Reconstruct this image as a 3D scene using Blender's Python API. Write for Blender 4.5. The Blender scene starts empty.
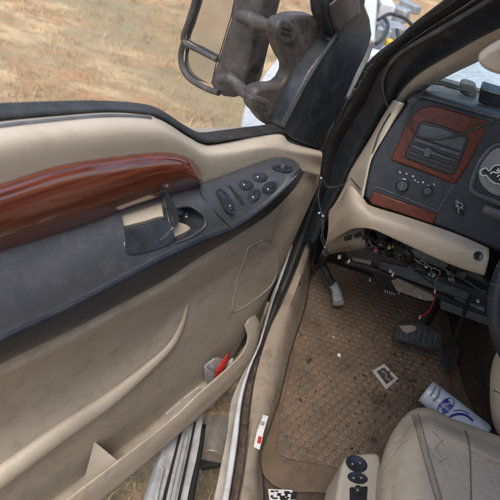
import bpy, bmesh, math, random
from mathutils import Vector, Matrix
from mathutils.bvhtree import BVHTree
random.seed(7)
sc = bpy.context.scene
COL = sc.collection
R = math.radians
# ------------------------------------------------------------------ camera
CP = Vector((-.54, -.43, 1.22)); YAW, PIT, ROLL = R(-6), R(-38.5), R(14.5); F = 530.
fw = Vector((math.sin(YAW)*math.cos(PIT), math.cos(YAW)*math.cos(PIT), math.sin(PIT)))
r0 = fw.cross(Vector((0, 0, 1))).normalized(); u0 = r0.cross(fw)
RT = math.cos(ROLL)*r0+math.sin(ROLL)*u0; UP = -math.sin(ROLL)*r0+math.cos(ROLL)*u0
cam = bpy.data.cameras.new('camera'); co = bpy.data.objects.new('camera', cam); COL.objects.link(co)
M3 = Matrix((RT, UP, -fw)).transposed(); co.matrix_world = Matrix.Translation(CP) @ M3.to_4x4()
cam.sensor_width = 36; cam.lens = F/500*36; cam.clip_start = .02; cam.clip_end = 3000
cam.dof.use_dof = True; cam.dof.focus_distance = 1.15; cam.dof.aperture_fstop = 5.6
sc.camera = co

def ray(px, py): return fw+RT*((px-250)/F)-UP*((py-250)/F)
def onp(px, py, n, d):
    r = ray(px, py); t = (d-n.dot(CP))/n.dot(r); return CP+r*t
def pj(X):
    v = X-CP; z = v.dot(fw); return (250+F*v.dot(RT)/z, 250-F*v.dot(UP)/z)
TH = R(28); H = Vector((-.55, .86, 0))
DU = Vector((-math.sin(TH), -math.cos(TH), 0)); DN = Vector((math.cos(TH), -math.sin(TH), 0)); ZZ = Vector((0, 0, 1))
BN = Vector((.15, 1, -.35)).normalized(); BD = BN.dot(Vector((-.31, .70, .75)))
def Dp(px, py, d=0): return onp(px, py, DN, DN.dot(H)+d)        # point on the door plane, d metres into the cab
def Sp(px, py, s): return onp(px, py, DU, DU.dot(H)+s)          # plane across the door, s metres from the hinge
def Zp(px, py, z): return onp(px, py, ZZ, z)
def Yp(px, py, y): return onp(px, py, Vector((0, 1, 0)), y)
def Bp(px, py, o=0): return onp(px, py, BN, BD-o)               # dash face, o metres toward the driver
def interp(x, tab):
    if x <= tab[0][0]: return tab[0][1]
    for (a, b), (c, d) in zip(tab, tab[1:]):
        if x <= c: return b+(d-b)*(x-a)/(c-a)
    return tab[-1][1]
def dw(s, z, d=0): return H+DU*s+DN*d+ZZ*z

# ------------------------------------------------------------------ materials
def lin(c): return tuple((v/12.92 if v <= .04045 else ((v+.055)/1.055)**2.4) for v in c)
def mat(name, c, rough=.6, c2=None, scale=8, det=6, bump=0, bscale=200, metal=0, coat=0, rvar=0, dirt=None, dscale=14, damt=.5, stretch=None, spec=.5, sheen=0):
    m = bpy.data.materials.new(name); m.use_nodes = True; nt = m.node_tree; N = nt.nodes; L = nt.links
    b = N['Principled BSDF']; b.inputs['Base Color'].default_value = (*c, 1); b.inputs['Roughness'].default_value = rough
    b.inputs['Metallic'].default_value = metal; b.inputs['Coat Weight'].default_value = coat; b.inputs['Coat Roughness'].default_value = .08
    b.inputs['Specular IOR Level'].default_value = spec
    tc = N.new('ShaderNodeTexCoord'); src = tc.outputs['Object']
    if stretch:
        mp = N.new('ShaderNodeMapping'); mp.inputs['Rotation'].default_value = stretch[1]; mp.inputs['Scale'].default_value = stretch[0]
        L.new(src, mp.inputs[0]); src = mp.outputs[0]
    out = None
    if c2:
        n = N.new('ShaderNodeTexNoise'); n.inputs['Scale'].default_value = scale; n.inputs['Detail'].default_value = det; n.inputs['Roughness'].default_value = .65
        L.new(src, n.inputs[0]); rp = N.new('ShaderNodeValToRGB'); rp.color_ramp.elements[0].position = .35; rp.color_ramp.elements[1].position = .65
        rp.color_ramp.elements[0].color = (*c, 1); rp.color_ramp.elements[1].color = (*c2, 1); L.new(n.outputs[0], rp.inputs[0]); out = rp.outputs[0]
    if dirt:
        n = N.new('ShaderNodeTexNoise'); n.inputs['Scale'].default_value = dscale; n.inputs['Detail'].default_value = 9; n.inputs['Roughness'].default_value = .72
        L.new(tc.outputs['Object'], n.inputs[0]); rp = N.new('ShaderNodeMapRange'); rp.inputs[1].default_value = .5; rp.inputs[2].default_value = .72; rp.inputs[4].default_value = damt
        L.new(n.outputs[0], rp.inputs[0]); mx = N.new('ShaderNodeMix'); mx.data_type = 'RGBA'
        L.new(rp.outputs[0], mx.inputs['Factor'])
        if out: L.new(out, mx.inputs['A'])
        else: mx.inputs['A'].default_value = (*c, 1)
        mx.inputs['B'].default_value = (*dirt, 1); out = mx.outputs['Result']
    if out: L.new(out, b.inputs['Base Color'])
    if rvar:
        n = N.new('ShaderNodeTexNoise'); n.inputs['Scale'].default_value = 11; n.inputs['Detail'].default_value = 7; L.new(tc.outputs['Object'], n.inputs[0])
        mr = N.new('ShaderNodeMapRange'); mr.inputs[1].default_value = .3; mr.inputs[2].default_value = .7; mr.inputs[3].default_value = rough-rvar; mr.inputs[4].default_value = rough+rvar
        L.new(n.outputs[0], mr.inputs[0]); L.new(mr.outputs[0], b.inputs['Roughness'])
    if bump:
        n = N.new('ShaderNodeTexNoise'); n.inputs['Scale'].default_value = bscale; n.inputs['Detail'].default_value = 4; L.new(tc.outputs['Object'], n.inputs[0])
        bp = N.new('ShaderNodeBump'); bp.inputs['Strength'].default_value = bump; bp.inputs['Distance'].default_value = .002; L.new(n.outputs[0], bp.inputs['Height']); L.new(bp.outputs[0], b.inputs['Normal'])
    return m
TAN = (.46, .40, .32)
M = {}
M['tan'] = mat('tan_plastic', TAN, .5, (.42, .365, .29), 6, bump=.3, bscale=900, dirt=(.26, .19, .125), dscale=22, damt=.38, rvar=.12)
M['tan_low'] = mat('tan_door_panel', (.43, .375, .31), .6, (.385, .335, .275), 5, bump=.35, bscale=900, dirt=(.19, .15, .115), dscale=26, damt=.5, rvar=.1)
M['tan_light'] = mat('tan_trim_clean', (.39, .33, .255), .5, (.35, .295, .23), 4, bump=.3, bscale=900, dirt=(.24, .17, .115), dscale=28, damt=.4)
M['tan_dark'] = mat('tan_plastic_soiled', (.30, .245, .19), .7, (.24, .19, .145), 9, bump=.35, bscale=250, dirt=(.11, .075, .05), dscale=18, damt=.65)
M['black'] = mat('black_soft_plastic', (.013, .017, .023), .45, (.02, .024, .031), 9, bump=.35, bscale=500, rvar=.1, dirt=(.09, .08, .07), dscale=26, damt=.3, spec=.4)
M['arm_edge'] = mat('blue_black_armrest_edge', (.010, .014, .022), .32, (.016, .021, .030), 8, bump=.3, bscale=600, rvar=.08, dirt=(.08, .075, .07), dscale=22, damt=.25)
M['dash_top'] = mat('grey_black_dash_top', (.035, .042, .052), .4, (.05, .056, .066), 9, bump=.3, bscale=500, dirt=(.2, .18, .15), dscale=24, damt=.4)
M['arm'] = mat('grey_black_armrest', (.040, .041, .047), .4, (.046, .047, .054), 7, bump=.35, bscale=600, rvar=.06, dirt=(.15, .14, .13), dscale=45, damt=.22)
M['gloss'] = mat('gloss_black', (.012, .014, .018), .2, (.03, .033, .038), 20, rvar=.08)
M['dark'] = mat('dark_underside', (.010, .010, .011), .75, (.022, .021, .02), 12, bump=.3, bscale=90)
M['mirror_plastic'] = mat('weathered_mirror_plastic', (.040, .037, .037), .55, (.062, .056, .055), 30, bump=.4, bscale=220, dirt=(.2, .155, .125), dscale=35, damt=.45)
M['sail'] = mat('brown_sail_plastic', (.048, .038, .036), .5, (.066, .053, .05), 12, bump=.2, bscale=200, dirt=(.15, .11, .09), dscale=30, damt=.4)
M['rubber'] = mat('black_rubber_seal', (.014, .014, .015), .6, (.03, .029, .028), 25, bump=.4, bscale=180, dirt=(.10, .085, .07), dscale=40, damt=.35)
M['pillar'] = mat('black_pillar_paint', (.016, .02, .026), .32, (.024, .028, .035), 10, bump=.2, bscale=150, rvar=.1, dirt=(.12, .115, .105), dscale=22, damt=.3)
M['white_paint'] = mat('white_body_paint', (.58, .60, .64), .4, (.48, .49, .51), 8, dirt=(.34, .26, .19), dscale=30, damt=.75, coat=.4)
M['grey_paint'] = mat('dusty_jamb_paint', (.38, .34, .30), .55, (.28, .24, .2), 18, dirt=(.16, .11, .08), dscale=30, damt=.7, bump=.3, bscale=120)
M['rust'] = mat('rusty_sill_step', (.085, .06, .046), .75, (.028, .022, .02), 45, bump=.8, bscale=160, dirt=(.19, .125, .085), dscale=38, damt=.7)
M['alu'] = mat('brushed_aluminium', (.55, .57, .6), .35, (.40, .41, .43), 14, metal=.3, bump=.4, bscale=120, dirt=(.22, .17, .13), dscale=24, damt=.65, rvar=.12)
M['galv'] = mat('dusty_metal_tube', (.36, .34, .32), .5, (.26, .23, .2), 22, metal=.4, bump=.4, bscale=90, dirt=(.30, .2, .13), dscale=30, damt=.8)
M['mat'] = mat('brown_rubber_mat', (.18, .125, .085), .68, (.13, .09, .06), 10, bump=.5, bscale=220, dirt=(.05, .033, .025), dscale=13, damt=.7, rvar=.1)
M['pad'] = mat('brown_rubber_pads', (.205, .145, .10), .62, (.145, .102, .069), 9, bump=.5, bscale=260, dirt=(.06, .04, .03), dscale=11, damt=.75, rvar=.12)
M['carpet'] = mat('brown_carpet', (.12, .085, .062), .95, (.07, .05, .038), 30, bump=1, bscale=500)
M['crumb'] = mat('dark_crumbs', (.035, .022, .016), .9, (.07, .045, .03), 200)
M['white'] = mat('white_paper', (.72, .71, .69), .6, (.6, .58, .55), 30)
M['red'] = mat('red_print', (.55, .04, .03), .5, (.45, .03, .03), 30)
M['ink'] = mat('black_ink', (.012, .012, .013), .5)
M['silver'] = mat('silver_plate', (.6, .59, .57), .4, (.45, .44, .42), 60)
M['blue'] = mat('dark_blue_print', (.02, .025, .22), .35, (.03, .04, .3), 20)
M['bluesoft'] = mat('bright_blue_print', (.04, .13, .38), .4, (.08, .2, .5), 40)
M['greyprint'] = mat('grey_print', (.22, .25, .28), .4, (.3, .33, .36), 20)
M['canwhite'] = mat('can_white_paint', (.62, .68, .74), .22, (.55, .61, .67), 10, coat=.3, dirt=(.3, .27, .23), dscale=50, damt=.4)
M['redwire'] = mat('red_wire', (.45, .02, .012), .4)
M['pink'] = mat('pink_connector', (.38, .10, .2), .45)
M['yellow'] = mat('yellow_plastic', (.62, .45, .05), .5, (.5, .36, .05), 30)
M['green'] = mat('yellow_green_connector', (.3, .38, .05), .5)
M['duct'] = mat('grey_duct_plastic', (.11, .115, .12), .55, (.06, .063, .066), 15, bump=.3, bscale=100, dirt=(.2, .17, .14), dscale=40, damt=.5)
M['steel'] = mat('grey_engine_metal', (.34, .37, .40), .5, (.2, .22, .24), 12, metal=.2, bump=.5, bscale=60, dirt=(.3, .27, .22), dscale=25, damt=.5)
M['ductd'] = mat('dark_dusty_steel', (.03, .03, .032), .5, (.055, .052, .05), 22, bump=.5, bscale=70, dirt=(.13, .105, .085), dscale=30, damt=.6)
M['clear'] = mat('cloudy_clear_plastic', (.5, .5, .5), .25, (.2, .2, .2), 120)
M['leather'] = mat('tan_leather', (.47, .395, .295), .5, (.41, .34, .25), 7, bump=.0, dirt=(.2, .145, .1), dscale=13, damt=.35, rvar=.08)
M['leather2'] = mat('tan_leather_centre', (.33, .28, .21), .55, (.28, .235, .175), 8, dirt=(.17, .125, .09), dscale=15, damt=.45, rvar=.08)
M['thread'] = mat('dark_seam_thread', (.10, .075, .06), .8, (.16, .125, .1), 200)
M['gauge'] = mat('grey_gauge_face', (.17, .175, .18), .5, (.13, .135, .14), 60)
M['icon'] = mat('pale_icon_paint', (.5, .52, .55), .5)
M['headliner'] = mat('tan_headliner', (.42, .35, .28), .9, (.37, .31, .25), 12, bump=.4, bscale=600)
# leather wrinkles
for k in ('leather', 'leather2'):
    m = M[k]; nt = m.node_tree; N = nt.nodes; L = nt.links; b = N['Principled BSDF']
    tc = N.new('ShaderNodeTexCoord'); v = N.new('ShaderNodeTexVoronoi'); v.feature = 'DISTANCE_TO_EDGE'; v.inputs['Scale'].default_value = 9
    nz = N.new('ShaderNodeTexNoise'); nz.inputs['Scale'].default_value = 9; nz.inputs['Detail'].default_value = 3
    add = N.new('ShaderNodeVectorMath'); add.operation = 'MULTIPLY_ADD'; add.inputs[1].default_value = (.16, .16, .16)
    L.new(tc.outputs['Object'], nz.inputs[0]); L.new(nz.outputs['Color'], add.inputs[0]); L.new(tc.outputs['Object'], add.inputs[2]); L.new(add.outputs[0], v.inputs['Vector'])
    mr = N.new('ShaderNodeMapRange'); mr.inputs[2].default_value = .045; L.new(v.outputs['Distance'], mr.inputs[0])
    n2 = N.new('ShaderNodeTexNoise'); n2.inputs['Scale'].default_value = 300; L.new(tc.outputs['Object'], n2.inputs[0])
    b1 = N.new('ShaderNodeBump'); b1.inputs['Strength'].default_value = .55; b1.inputs['Distance'].default_value = .004
    n5 = N.new('ShaderNodeTexNoise'); n5.inputs['Scale'].default_value = 14; n5.inputs['Detail'].default_value = 6; n5.inputs['Distortion'].default_value = 1.2; L.new(tc.outputs['Object'], n5.inputs[0])
    ad2 = N.new('ShaderNodeMath'); ad2.operation = 'MULTIPLY_ADD'; ad2.inputs[1].default_value = .35; L.new(mr.outputs[0], ad2.inputs[0]); L.new(n5.outputs[0], ad2.inputs[2]); L.new(ad2.outputs[0], b1.inputs['Height'])
    b2 = N.new('ShaderNodeBump'); b2.inputs['Strength'].default_value = .3; b2.inputs['Distance'].default_value = .001; L.new(n2.outputs[0], b2.inputs['Height']); L.new(b1.outputs[0], b2.inputs['Normal'])
    L.new(b2.outputs[0], b.inputs['Normal'])
# wood: long streaks along the door / dash
def wood(name, rot, c1=(.050, .011, .005), c2=(.155, .034, .013), coat=1, cr_=.07):
    m = bpy.data.materials.new(name); m.use_nodes = True; nt = m.node_tree; N = nt.nodes; L = nt.links; b = N['Principled BSDF']
    tc = N.new('ShaderNodeTexCoord'); mp = N.new('ShaderNodeMapping'); mp.vector_type = 'TEXTURE'; mp.inputs['Rotation'].default_value = rot; mp.inputs['Scale'].default_value = (1, .06, .09)
    mp.inputs['Scale'].default_value = (40, 1.2, 1)
    L.new(tc.outputs['Object'], mp.inputs[0])
    n = N.new('ShaderNodeTexNoise'); n.inputs['Scale'].default_value = 210; n.inputs['Detail'].default_value = 5; n.inputs['Roughness'].default_value = .55; n.inputs['Distortion'].default_value = .15
    L.new(mp.outputs[0], n.inputs[0]); rp = N.new('ShaderNodeValToRGB'); e = rp.color_ramp.elements; e[0].position = .33; e[1].position = .7; e[0].color = (*c1, 1); e[1].color = (*c2, 1)
    x = e.new(.5); x.color = (c1[0]*.4+c2[0]*.6, c1[1]*.4+c2[1]*.55, c1[2]*.5+c2[2]*.5, 1)
    L.new(n.outputs[0], rp.inputs[0]); L.new(rp.outputs[0], b.inputs['Base Color'])
    b.inputs['Roughness'].default_value = .3; b.inputs['Coat Weight'].default_value = coat; b.inputs['Coat Roughness'].default_value = cr_; b.inputs['Coat IOR'].default_value = 1.8 if coat == 1 else 1.4; b.inputs['Specular IOR Level'].default_value = .5 if coat == 1 else .2
    return m
M['wood'] = wood('glossy_red_woodgrain', (0, 0, R(90)-TH))
M['wood2'] = wood('dash_red_woodgrain', (0, R(15), 0), (.048, .011, .005), (.12, .027, .011), .15, .25)
def glass(name, tint=(1, 1, 1), refl=.06, dirt=.06, fr=.3):
    m = bpy.data.materials.new(name); m.use_nodes = True; nt = m.node_tree; N = nt.nodes; L = nt.links; N.remove(N['Principled BSDF'])
    t = N.new('ShaderNodeBsdfTransparent'); t.inputs[0].default_value = (*tint, 1); g = N.new('ShaderNodeBsdfGlossy'); g.inputs['Roughness'].default_value = .03
    d = N.new('ShaderNodeBsdfDiffuse'); d.inputs[0].default_value = (.55, .5, .42, 1)
    lw = N.new('ShaderNodeLayerWeight'); lw.inputs[0].default_value = .35
    mu = N.new('ShaderNodeMath'); mu.operation = 'MULTIPLY_ADD'; mu.inputs[1].default_value = fr; mu.inputs[2].default_value = refl; L.new(lw.outputs['Fresnel'], mu.inputs[0])
    nz = N.new('ShaderNodeTexNoise'); nz.inputs['Scale'].default_value = 60; nz.inputs['Detail'].default_value = 8
    tc = N.new('ShaderNodeTexCoord'); L.new(tc.outputs['Object'], nz.inputs[0])
    mr = N.new('ShaderNodeMapRange'); mr.inputs[1].default_value = .4; mr.inputs[2].default_value = .75; mr.inputs[4].default_value = dirt*2; L.new(nz.outputs[0], mr.inputs[0])
    a = N.new('ShaderNodeMixShader'); L.new(mu.outputs[0], a.inputs[0]); L.new(t.outputs[0], a.inputs[1]); L.new(g.outputs[0], a.inputs[2])
    c = N.new('ShaderNodeMixShader'); L.new(mr.outputs[0], c.inputs[0]); L.new(a.outputs[0], c.inputs[1]); L.new(d.outputs[0], c.inputs[2])
    L.new(c.outputs[0], N['Material Output'].inputs[0]); return m
M['glass'] = glass('dusty_window_glass', refl=.012, dirt=.02, fr=.06); M['wind'] = glass('windshield_glass', (.88, .98, .98), .06, .10, .2)
mm = bpy.data.materials.new('mirror_glass'); mm.use_nodes = True; b = mm.node_tree.nodes['Principled BSDF']
b.inputs['Base Color'].default_value = (.75, .75, .75, 1); b.inputs['Metallic'].default_value = 1; b.inputs['Roughness'].default_value = .07; M['mirror'] = mm

def dry(name, blades):
    m = bpy.data.materials.new(name); m.use_nodes = True; nt = m.node_tree; N = nt.nodes; L = nt.links; b = N['Principled BSDF']; b.inputs['Roughness'].default_value = .9; b.inputs['Specular IOR Level'].default_value = .15
    g = N.new('ShaderNodeNewGeometry')
    mp = N.new('ShaderNodeMapping'); mp.inputs['Rotation'].default_value = (0,0,R(35)); mp.inputs['Scale'].default_value = (1,1.8,1); L.new(g.outputs['Position'], mp.inputs[0])
    n1 = N.new('ShaderNodeTexNoise'); n1.inputs['Scale'].default_value = 1.9; n1.inputs['Detail'].default_value = 9; n1.inputs['Roughness'].default_value = .55; n1.inputs['Distortion'].default_value = .25; L.new(mp.outputs[0], n1.inputs[0])
    rp = N.new('ShaderNodeValToRGB'); e = rp.color_ramp.elements; e[0].position = .30; e[0].color = (.30,.24,.15,1); e[1].position = .72; e[1].color = (.63,.475,.28,1)
    for p, c in ((.40,(.38,.275,.16)),(.46,(.49,.295,.165)),(.52,(.42,.31,.185)),(.58,(.54,.39,.235))): x = e.new(p); x.color = (*c, 1)
    L.new(n1.outputs[0], rp.inputs[0])
    n2 = N.new('ShaderNodeTexNoise'); n2.inputs['Scale'].default_value = 9; n2.inputs['Detail'].default_value = 8; n2.inputs['Roughness'].default_value = .7; L.new(mp.outputs[0], n2.inputs[0])
    mr = N.new('ShaderNodeMapRange'); mr.inputs[1].default_value = .3; mr.inputs[2].default_value = .7; mr.inputs[3].default_value = .72; mr.inputs[4].default_value = 1.25; L.new(n2.outputs[0], mr.inputs[0])
    vm = N.new('ShaderNodeVectorMath'); vm.operation = 'SCALE'; L.new(rp.outputs[0], vm.inputs[0]); L.new(mr.outputs[0], vm.inputs['Scale'])
    n3 = N.new('ShaderNodeTexNoise'); n3.inputs['Scale'].default_value = .9; n3.inputs['Detail'].default_value = 5; n3.noise_dimensions = '4D'; n3.inputs['W'].default_value = 3.7; L.new(mp.outputs[0], n3.inputs[0])
    m3 = N.new('ShaderNodeMapRange'); m3.inputs[1].default_value = .48; m3.inputs[2].default_value = .62; m3.inputs[4].default_value = .75; L.new(n3.outputs[0], m3.inputs[0])
    mx = N.new('ShaderNodeMix'); mx.data_type = 'RGBA'; L.new(m3.outputs[0], mx.inputs['Factor']); L.new(vm.outputs[0], mx.inputs['A']); mx.inputs['B'].default_value = (.33,.28,.175,1)
    L.new(mx.outputs['Result'], b.inputs['Base Color'])
    if not blades:
        bp = N.new('ShaderNodeBump'); bp.inputs['Strength'].default_value = 1; bp.inputs['Distance'].default_value = .04; L.new(n2.outputs[0], bp.inputs['Height']); L.new(bp.outputs[0], b.inputs['Normal'])
    if blades:
        b.inputs['Transmission Weight'].default_value = 0; ad = N.new('ShaderNodeVectorMath'); ad.operation = 'SCALE'; ad.inputs['Scale'].default_value = 1.12; L.new(mx.outputs['Result'], ad.inputs[0]); L.new(ad.outputs[0], b.inputs['Base Color'])
    return m
M['soil'] = dry('dry_ground', False); M['blade'] = dry('dry_grass_blades', True)

# ------------------------------------------------------------------ mesh tools
def cr(pts, n):
    pts = [Vector(p) for p in pts]
    P = [pts[0]*2-pts[1]]+pts+[pts[-1]*2-pts[-2]]; D = []
    for i in range(1, len(P)-2):
        a, b, c, d = P[i-1:i+3]
        for k in range(12):
            t = k/12
            D.append(.5*((2*b)+(c-a)*t+(2*a-5*b+4*c-d)*t*t+(3*b-a-3*c+d)*t**3))
    D.append(pts[-1].copy()); L = [0]
    for p, q in zip(D, D[1:]): L.append(L[-1]+(q-p).length)
    out = []; j = 0
    for i in range(n):
        t = L[-1]*i/(n-1)
        while j < len(D)-2 and L[j+1] < t: j += 1
        w = (t-L[j])/max(L[j+1]-L[j], 1e-9); out.append(D[j].lerp(D[j+1], min(max(w, 0), 1)))
    return out
class MB:
    def __init__(s): s.bm = bmesh.new()
    def loft(s, curves, nu=60, k=5, closed=False, side=True):
        C = [cr(c, nu) for c in curves]; rows = [cr([c[i] for c in C], (len(C)-1)*k+1) if len(C) > 1 else None for i in range(nu)]
        g = [[s.bm.verts.new(p) for p in r] for r in rows]; f = []
        for i in range(nu-1):
            for j in range(len(g[0])-1):
                try: f.append(s.bm.faces.new((g[i][j], g[i+1][j], g[i+1][j+1], g[i][j+1])))
                except ValueError: pass
        return f
    def slab(s, pts, n, th, smooth=0):
        pts = [Vector(p) for p in pts]
        if smooth: pts = cr(pts+[pts[0]], smooth)[:-1]
        a = [s.bm.verts.new(p) for p in pts]; b = [s.bm.verts.new(p+n*th) for p in pts]; k = len(pts)
        s.bm.faces.new(a); s.bm.faces.new(b[::-1])
        for i in range(k): s.bm.faces.new((a[i], b[i], b[(i+1) % k], a[(i+1) % k]))
    def tube(s, pts, r, n=10, seg=None, flat=None, closed=False):
        pts = [Vector(p) for p in pts]
        if seg: pts = cr(pts, seg)
        m = len(pts); rr = r if isinstance(r, (list, tuple)) else [r, r]
        T = []
        for i in range(m):
            if closed: t = pts[(i+1) % m]-pts[i-1]
            else: t = pts[min(i+1, m-1)]-pts[max(i-1, 0)]
            T.append(t.normalized())
        nrm = T[0].orthogonal().normalized() if flat is None else (flat-T[0]*flat.dot(T[0])).normalized()
        rings = []
        for i in range(m):
            if flat is not None: nrm = flat
            nrm = (nrm-T[i]*nrm.dot(T[i])).normalized(); bi = T[i].cross(nrm)
            u = i/max(m-1, 1)*(len(rr)-1); q = min(int(u), len(rr)-2); ra = rr[q]+(rr[q+1]-rr[q])*(u-q)
            fl = .6 if flat is not None else 1
            rings.append([s.bm.verts.new(pts[i]+(nrm*math.cos(2*math.pi*a/n)*fl+bi*math.sin(2*math.pi*a/n))*ra) for a in range(n)])
        for i in range(m if closed else m-1):
            A, B = rings[i], rings[(i+1) % m]
            for a in range(n): s.bm.faces.new((A[a], A[(a+1) % n], B[(a+1) % n], B[a]))
        if not closed: s.bm.faces.new(rings[0][::-1]); s.bm.faces.new(rings[-1])
    def lathe(s, c, ax, prof, n=32, sx=1, sy=1, xdir=None):
        ax = ax.normalized(); x = (xdir if xdir else ax.orthogonal()); x = (x-ax*x.dot(ax)).normalized(); y = ax.cross(x)
        rings = [[s.bm.verts.new(c+ax*h+(x*math.cos(2*math.pi*a/n)*sx+y*math.sin(2*math.pi*a/n)*sy)*max(r, 1e-4)) for a in range(n)] for r, h in prof]
        for A, B in zip(rings, rings[1:]):
            for a in range(n): s.bm.faces.new((A[a], A[(a+1) % n], B[(a+1) % n], B[a]))
        s.bm.faces.new(rings[0][::-1]); s.bm.faces.new(rings[-1])
    def box(s, c, sz, rot=None):
        r = bmesh.ops.create_cube(s.bm, size=1); m = Matrix.Translation(c) @ (rot.to_4x4() if rot else Matrix.Identity(4)) @ Matrix.Diagonal((*sz, 1))
        bmesh.ops.transform(s.bm, matrix=m, verts=r['verts'])
    def bvh(s): s.bm.normal_update(); return BVHTree.FromBMesh(s.bm)
    def build(s, name, m, parent=None, bevel=0, solid=0, smooth=True, seg=3, ang=35, off=-1):
        loc = parent['_o'] if parent and '_o' in parent else (0, 0, 0)
        bmesh.ops.recalc_face_normals(s.bm, faces=s.bm.faces)
        L = Vector(loc)
        for v in s.bm.verts: v.co -= L
        me = bpy.data.meshes.new(name); s.bm.to_mesh(me); s.bm.free()
        o = bpy.data.objects.new(name, me); COL.objects.link(o); me.materials.append(M[m] if isinstance(m, str) else m)
        if parent: o.parent = parent; o['_o'] = list(loc)
        if solid: md = o.modifiers.new('solid', 'SOLIDIFY'); md.thickness = solid; md.offset = off
        if bevel: md = o.modifiers.new('bevel', 'BEVEL'); md.width = bevel; md.segments = seg; md.limit_method = 'ANGLE'; md.angle_limit = R(40)
        if smooth:
            for p in me.polygons: p.use_smooth = True
            me.set_sharp_from_angle(angle=R(ang)) if hasattr(me, 'set_sharp_from_angle') else None
        return o
def thing(name, loc, label, cat, group=None):
    o = bpy.data.objects.new(name, None); COL.objects.link(o); o.location = loc; o['_o'] = list(loc); o['label'] = label; o['category'] = cat
    o.empty_display_size = .05
    if group: o['group'] = group
    return o
def tag(o, label, cat, group=None):
    o['label'] = label; o['category'] = cat
    if group: o['group'] = group
    return o
def hit(bv, px, py):
    r = ray(px, py).normalized(); p, n, i, d = bv.ray_cast(CP, r)
    if p is None: return None
    if n.dot(r) > 0: n = -n
    return p, n
def inpoly(x, y, P):
    c = False
    for i in range(len(P)):
        (x1, y1), (x2, y2) = P[i-1], P[i]
        if (y1 > y) != (y2 > y) and x < (x2-x1)*(y-y1)/(y2-y1)+x1: c = not c
    return c
def cut(mb, P):
    mb.bm.faces.ensure_lookup_table()
    d = [f for f in mb.bm.faces if inpoly(*pj(f.calc_center_median()), P)]
    bmesh.ops.delete(mb.bm, geom=d, context='FACES')

# ================================================================== THE DOOR
door = thing('truck_door', tuple(H+ZZ*-.1), 'open tan truck door with red woodgrain trim, dark armrest and tow mirror outside its window', 'door')
def D(l, d=None, dz=0): return [Dp(p[0], p[1], p[2] if len(p) > 2 else d)+ZZ*dz for p in l]
# tan inner panel -- one continuous surface, from the belt line to the back wall of the map pocket
cA = D([(-60,132),(0,124),(51,118),(102,114),(136,115),(156,118),(170,125),(185,135),(202,144),(219,144),(277,134),(291,143),(321,151)], .012)
cB = D([(-60,142),(0,131),(51,125),(102,120),(140,120),(160,124),(180,137),(200,149),(222,150),(270,144),(292,149),(322,155)], .04)
cC = D([(-60,170,.055),(0,155,.055),(60,144,.055),(120,138,.055),(165,138,.055),(190,150,.053),(207,160,.05),(235,158,.048),(270,152,.045),(300,160,.04),(321,166,.03)])
cD = D([(-60,225),(0,210),(60,195),(130,182),(170,184),(190,192),(207,195),(235,190),(270,175),(300,172),(320,176)], .04)
bs = [(-60,392),(0,362),(60,335),(102,311),(165,277),(199,255),(233,235),(262,216),(285,197),(303,183),(319,172)]
dE = [.098]*5+[.095,.088,.072,.05,.035,.02]; dF = [.098]*5+[.093,.082,.062,.044,.034,.02]; dG = [.05]*5+[.048,.045,.042,.038,.03,.02]
cE = D([(x, y-2, d) for (x, y), d in zip(bs, dE)]); cF = D([(x+(3 if i < 9 else 0), y+(11 if i < 10 else 12), d) for i, ((x, y), d) in enumerate(zip(bs, dF))])
cG = D([(x+(4 if i < 8 else -2*(i-7)-2), y+(27 if i < 9 else 30), d) for i, ((x, y), d) in enumerate(zip(bs, dG))])
cH = D([(-60,470,.02),(0,430,.02),(60,398,.02),(102,372,.02),(150,338,.022),(185,308,.03),(215,284,.034),(248,268,.034),(272,255,.034),(287,244,.03),(294,240,.02)])
cI = D([(-60,525,.03),(0,478,.03),(60,437,.03),(110,403,.03),(155,366,.03),(188,335,.03),(215,312,.032),(240,298,.032),(257,292,.032),(270,286,.028),(277,278,.02)])
cJ = D([(-60,590,.01),(0,540,.01),(80,480,.01),(130,436,.01),(180,392,.012),(210,360,.02),(228,335,.026),(240,322,.03),(250,316,.03),(257,312,.026),(263,306,.02)])
cJ2 = D([(-60,640,.012),(20,560,.012),(110,490,.012),(160,448,.012),(200,408,.012),(225,375,.012),(238,350,.016),(246,334,.02),(250,330,.024),(254,326,.02),(258,318,.02)])
mb = MB(); mb.loft([cA, cB, cC, cD, cE, cF, cG, cH, cI, cJ, cJ2], 240, 5)
pan_bv = mb.bvh()
panel = mb.build('trim_panel', 'tan_low', door, solid=.006, ang=60)
mb = MB(); up = [[p+DN*.0015 for p in c] for c in (cA, cB, cC, cD)]; up[0] = [p+DN*.0 for p in up[0]]; mb.loft(up, 130, 6); up_bv = mb.bvh(); mb.build('upper_trim', 'tan', door, solid=.004, ang=60)
# lower rib roll that hems the upper recess
mb = MB(); ribp = [Dp(*p) for p in [(-60,521,.035),(0,477,.037),(60,433,.037),(110,399,.037),(150,366,.037),(172,344,.036),(183,322,.034),(188,303,.03)]]
mb.tube(ribp, [.032,.031,.030,.028,.024,.017,.011,.003], 20, 60, flat=DN); mb.build('pocket_rib', 'tan', door, ang=80)
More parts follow.
